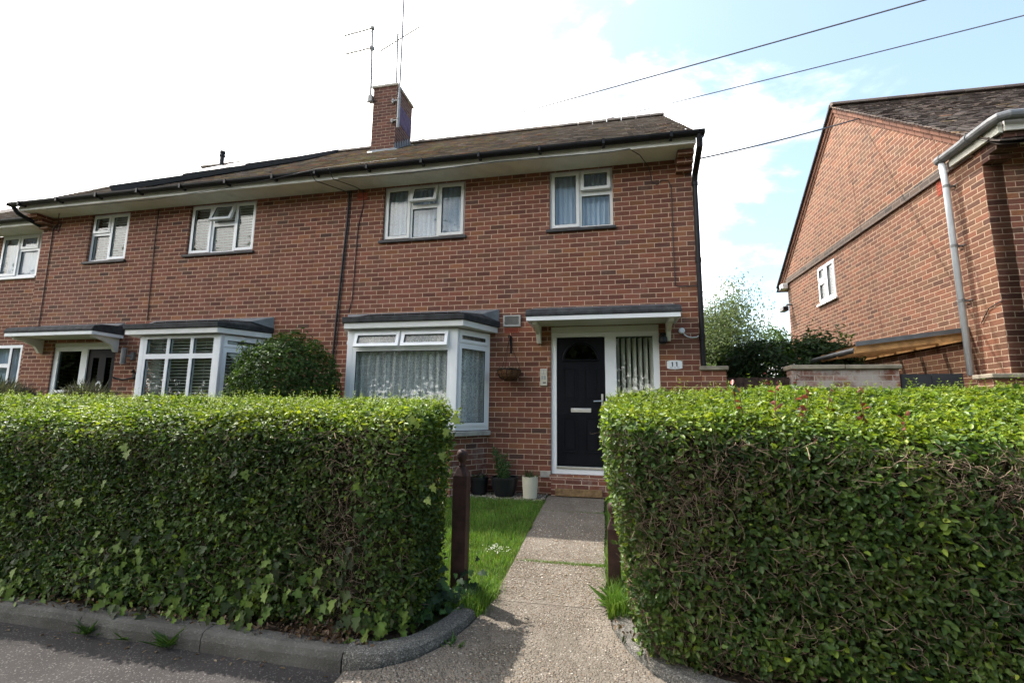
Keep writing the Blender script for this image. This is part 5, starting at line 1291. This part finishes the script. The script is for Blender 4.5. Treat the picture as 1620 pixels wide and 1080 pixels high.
RED = [(.23, .055, .045), (.17, .045, .035), (.30, .10, .09), (.07, .10, .03), (.10, .15, .04)]
def rose(label, c, n, spread, h, z0):
    o = thing('rose_bush', label, 'rose', (c[0], c[1], z0), 'red-leaved roses behind the right hedge')
    b = MB(); PP = []; DD = []
    for k in range(n):
        p0 = Vector((c[0]+rnd.gauss(0, spread*.5), c[1]+rnd.gauss(0, .10), z0)); tip = p0+Vector((rnd.gauss(0, spread*.6), rnd.gauss(0, .06), rnd.uniform(.75, 1.05)*h)); m_ = p0.lerp(tip, .6)+Vector((rnd.gauss(0, .02), 0, 0))
        b.tube([p0, m_, tip], [.005, .004, .002], 5)
        for i in range(16):
            q = p0.lerp(tip, rnd.uniform(.70, 1.02)); PP.append(q); DD.append((rnd.gauss(0, 1), rnd.gauss(0, 1), rnd.gauss(.2, .5)))
    b.build('stems', simple('rose_stem', (.10, .06, .03), .6, .3, 20), o); m_ = len(PP)
    leaves('leaves', np.array(PP), unit(RNG.normal(size=(m_, 3))+[0, -.4, .6]), np.array(DD), RNG.uniform(.03, .055, m_), RNG.uniform(.016, .028, m_), pick(RED, m_), M['leaf'], o)
rose('red-leaved rose rising before the dark brown side gate', (1.80, -1.0, 1.7), 9, .13, 1.62, .28)
rose('short red-tipped rose stems between the gate and the house corner', (1.38, -1.0, 1.7), 4, .12, 1.50, .28)
rose('reddish rose shoots growing through the top of the right hedge', (1.10, -3.92, 1.4), 16, .30, 1.03, .55)
# ferns above the right hedge by the sidelight
o = thing('fern', 'pale fern fronds peeping over the right hedge below the sidelight', 'fern', (.55, -1.6, .25))
PP = []; DD = []; b = MB()
for k in range(7):
    p0 = Vector((.55+rnd.gauss(0, .05), -1.6, .25)); a = rnd.uniform(-1, 1); pts = [p0+Vector((a*.32*(t/8)**2, -.06*t/8, 1.45*math.sin(t/8*1.45)*rnd.uniform(.98, 1.02))) for t in range(9)]
    b.tube(pts, [.004-.0004*i for i in range(9)], 4)
    for i in range(4, 9):
        for s_ in (-1, 1):
            for m_ in range(3): q = pts[i-1].lerp(pts[i], m_/3); PP.append(q); DD.append((s_*1., rnd.gauss(0, .4), rnd.gauss(.4, .2)))
b.build('stems', simple('fern_stem', (.10, .13, .04), .6, .2, 20), o); n = len(PP)
leaves('fronds', np.array(PP), unit(RNG.normal(size=(n, 3))*.3+[0, -.5, 1]), np.array(DD), RNG.uniform(.06, .10, n), RNG.uniform(.014, .022, n), pick([(.14, .19, .05), (.18, .22, .07)], n), M['leaf'], o)

def tree(label, base, H, crown_z, rad, nclump, per, size, cols, droop=.3, seed=0., group='trees behind the houses'):
    o = thing('garden_tree', label, 'tree', base, group)
    bx_, by_, bz_ = base; b = MB()
    top = Vector((bx_+rnd.uniform(-.2, .2), by_, bz_+H*.86)); p0 = Vector(base); m_ = p0.lerp(top, .5)+Vector((rnd.gauss(0, .1), 0, 0))
    b.tube([p0, p0.lerp(m_, .5), m_, top], [.16, .13, .09, .02], 8)
    PP = []; NN = []; DD = []; CC = []
    c = np.array([bx_, by_, crown_z]); R3 = np.array(rad)
    for k in range(nclump):
        v = unit(RNG.normal(size=(1, 3)))[0]; q = c+v*R3*(RNG.random()**.45)*(1+.25*mnoise.noise(Vector((v[0]*2+seed, v[1]*2, v[2]*2))))
        st = p0.lerp(top, min(.98, max(.3, (q[2]-bz_)/H*.8)))
        qq = Vector(q); mid = st.lerp(qq, .55)+Vector((0, 0, .12*H*.3))
        b.tube([st, mid, qq], [.03, .018, .006], 5)
        cr = RNG.uniform(.10, .19)*R3[0]*2; pts = RNG.normal(0, 1, (per, 3))*np.array([cr, cr, cr*.75])
        pts[:, 2] -= droop*np.abs(pts[:, 0])*RNG.random(per)
        PP.append(q+pts); NN.append(unit(pts*.8+RNG.normal(0, .6, (per, 3))*cr+np.array([0, 0, .5*cr]))); DD.append(RNG.normal(0, 1, (per, 3))+np.array([0, 0, -droop*2]))
        CC.append(pick(cols, per, .22)*RNG.uniform(.7, 1.3))
    b.build('trunk', M['trunk'], o); n = nclump*per
    ln = size*RNG.uniform(.6, 1.3, n); leaves('crown', np.concatenate(PP), np.concatenate(NN), np.concatenate(DD), ln, ln*.45, np.concatenate(CC), M['leaf2'], o)
    return o
TG = [(.095, .135, .055), (.12, .165, .07), (.08, .115, .048), (.15, .185, .09)]
tree('tall feathery green tree behind the gap between the houses', (4.75, 16., .28), 7.3, 4.5, (1.75, 1.5, 2.8), 110, 260, .115, TG, .45, 3.)
tree('smaller leafy green tree seen past the rear corner of the gable house', (7.9, 17., .28), 5.4, 4.0, (1.0, 1.0, 1.6), 30, 110, .15, [(.07, .13, .03), (.10, .17, .04)], .2, 8.)

LAB = 'leafy street tree across the road, mirrored in the window panes'
t0 = tree(LAB, (-15., -21., -.07), 11., 6.2, (3.8, 3.8, 4.6), 60, 190, .34, TG, .25, 0., 'trees across the road')
for k, (x, y, f) in enumerate(((-8.5, -22., 1.12), (-2., -21., .92), (4.5, -22.5, 1.1), (11., -21., 1.), (18., -23., 1.05), (-22., -21., 1.05), (-30., -22.5, 1.15), (-39., -21., 1.), (-49., -23., 1.1))):
    c = t0.copy(); COL.objects.link(c); c.location = (x, y, -.07); c.scale = (f, f, f); c.rotation_euler = (0, 0, k*1.3)
    for ch in t0.children:
        d = ch.copy(); COL.objects.link(d); d.parent = c; d.matrix_parent_inverse = ch.matrix_parent_inverse.copy()
# ------------------------------------------------------------------ camera, light, sky
cam = bpy.data.cameras.new('camera'); co = bpy.data.objects.new('camera', cam); COL.objects.link(co); S.camera = co
cam.sensor_width = 36.; cam.sensor_fit = 'HORIZONTAL'; cam.lens = 744.97/1620*36; cam.clip_end = 2000.; cam.clip_start = .05
rr = Vector((.97815049, .20760247, .0110833)); uu = Vector((.01937617, -.14411347, .98937145)); ww = Vector((-.20699321, .96753942, .1449872))
mm = Matrix((rr, uu, -ww)).transposed().to_4x4(); mm.translation = Vector((0, -6.89886, 1.45)); co.matrix_world = mm

sd = Vector((-.47, .29, 1.)).normalized()      # towards the sun
sun = bpy.data.lights.new('sun', 'SUN'); sun.energy = 2.0; sun.angle = R(.55); sun.color = (1., .95, .87)
so_ = bpy.data.objects.new('sun', sun); COL.objects.link(so_); so_.rotation_euler = (-sd).to_track_quat('-Z', 'Y').to_euler()
w = bpy.data.worlds.new('World'); S.world = w; w.use_nodes = True; t = w.node_tree; t.nodes.clear()
N_ = lambda ty, **k: (lambda x: [setattr(x, a, b) for a, b in k.items()] and x or x)(t.nodes.new(ty))
out = N_('ShaderNodeOutputWorld'); bg = N_('ShaderNodeBackground'); sky = N_('ShaderNodeTexSky')
sky.sky_type = 'NISHITA'; sky.sun_disc = False; sky.sun_elevation = math.asin(sd.z); sky.sun_rotation = math.atan2(sd.x, sd.y)
sky.air_density = 1.; sky.dust_density = 1.4; sky.ozone_density = 1.2
tc = N_('ShaderNodeTexCoord'); sep = N_('ShaderNodeSeparateXYZ'); t.links.new(tc.outputs['Generated'], sep.inputs[0])
mp = N_('ShaderNodeMapping'); mp.inputs['Scale'].default_value = (1., 1., 2.1); mp.inputs['Location'].default_value = (.35, .1, .2); t.links.new(tc.outputs['Generated'], mp.inputs[0])
nz = N_('ShaderNodeTexNoise'); nz.inputs['Scale'].default_value = 2.1; nz.inputs['Detail'].default_value = 9.; nz.inputs['Roughness'].default_value = .58; nz.inputs['Distortion'].default_value = .25
t.links.new(mp.outputs[0], nz.inputs['Vector'])
def mth(op, a, b):
    x = N_('ShaderNodeMath', operation=op)
    for i, q in enumerate((a, b)):
        if isinstance(q, (int, float)): x.inputs[i].default_value = q
        else: t.links.new(q, x.inputs[i])
    return x.outputs[0]
bias0 = mth('ADD', mth('MULTIPLY', sep.outputs[0], -.42), mth('MULTIPLY', sep.outputs[2], -.33))
bias = mth('ADD', bias0, mth('MULTIPLY', sep.outputs[1], .10))
cov = mth('ADD', nz.outputs[0], bias)
mr = N_('ShaderNodeMapRange', interpolation_type='SMOOTHSTEP'); t.links.new(cov, mr.inputs[0])
for i, q in enumerate((.27, .54, .03, 1.)): mr.inputs[i+1].default_value = q
mx = N_('ShaderNodeMix', data_type='RGBA'); t.links.new(mr.outputs[0], mx.inputs[0]); hz = N_('ShaderNodeMix', data_type='RGBA', blend_type='MULTIPLY'); hz.inputs[0].default_value = 1.; t.links.new(sky.outputs[0], hz.inputs[6]); hz.inputs[7].default_value = (.50, .535, .50, 1)
t.links.new(hz.outputs[2], mx.inputs[6]); mx.inputs[7].default_value = (9.7, 9.35, 8.9, 1)
t.links.new(mx.outputs[2], bg.inputs[0]); bg.inputs[1].default_value = .135; t.links.new(bg.outputs[0], out.inputs[0])
S.view_settings.view_transform = 'Standard'; S.view_settings.look = 'None'; S.view_settings.exposure = 2.2; S.view_settings.gamma = 1.
S.cycles.max_bounces = 8; S.cycles.transparent_max_bounces = 12; S.cycles.use_denoising = True
S.cycles.caustics_reflective = False; S.cycles.caustics_refractive = False
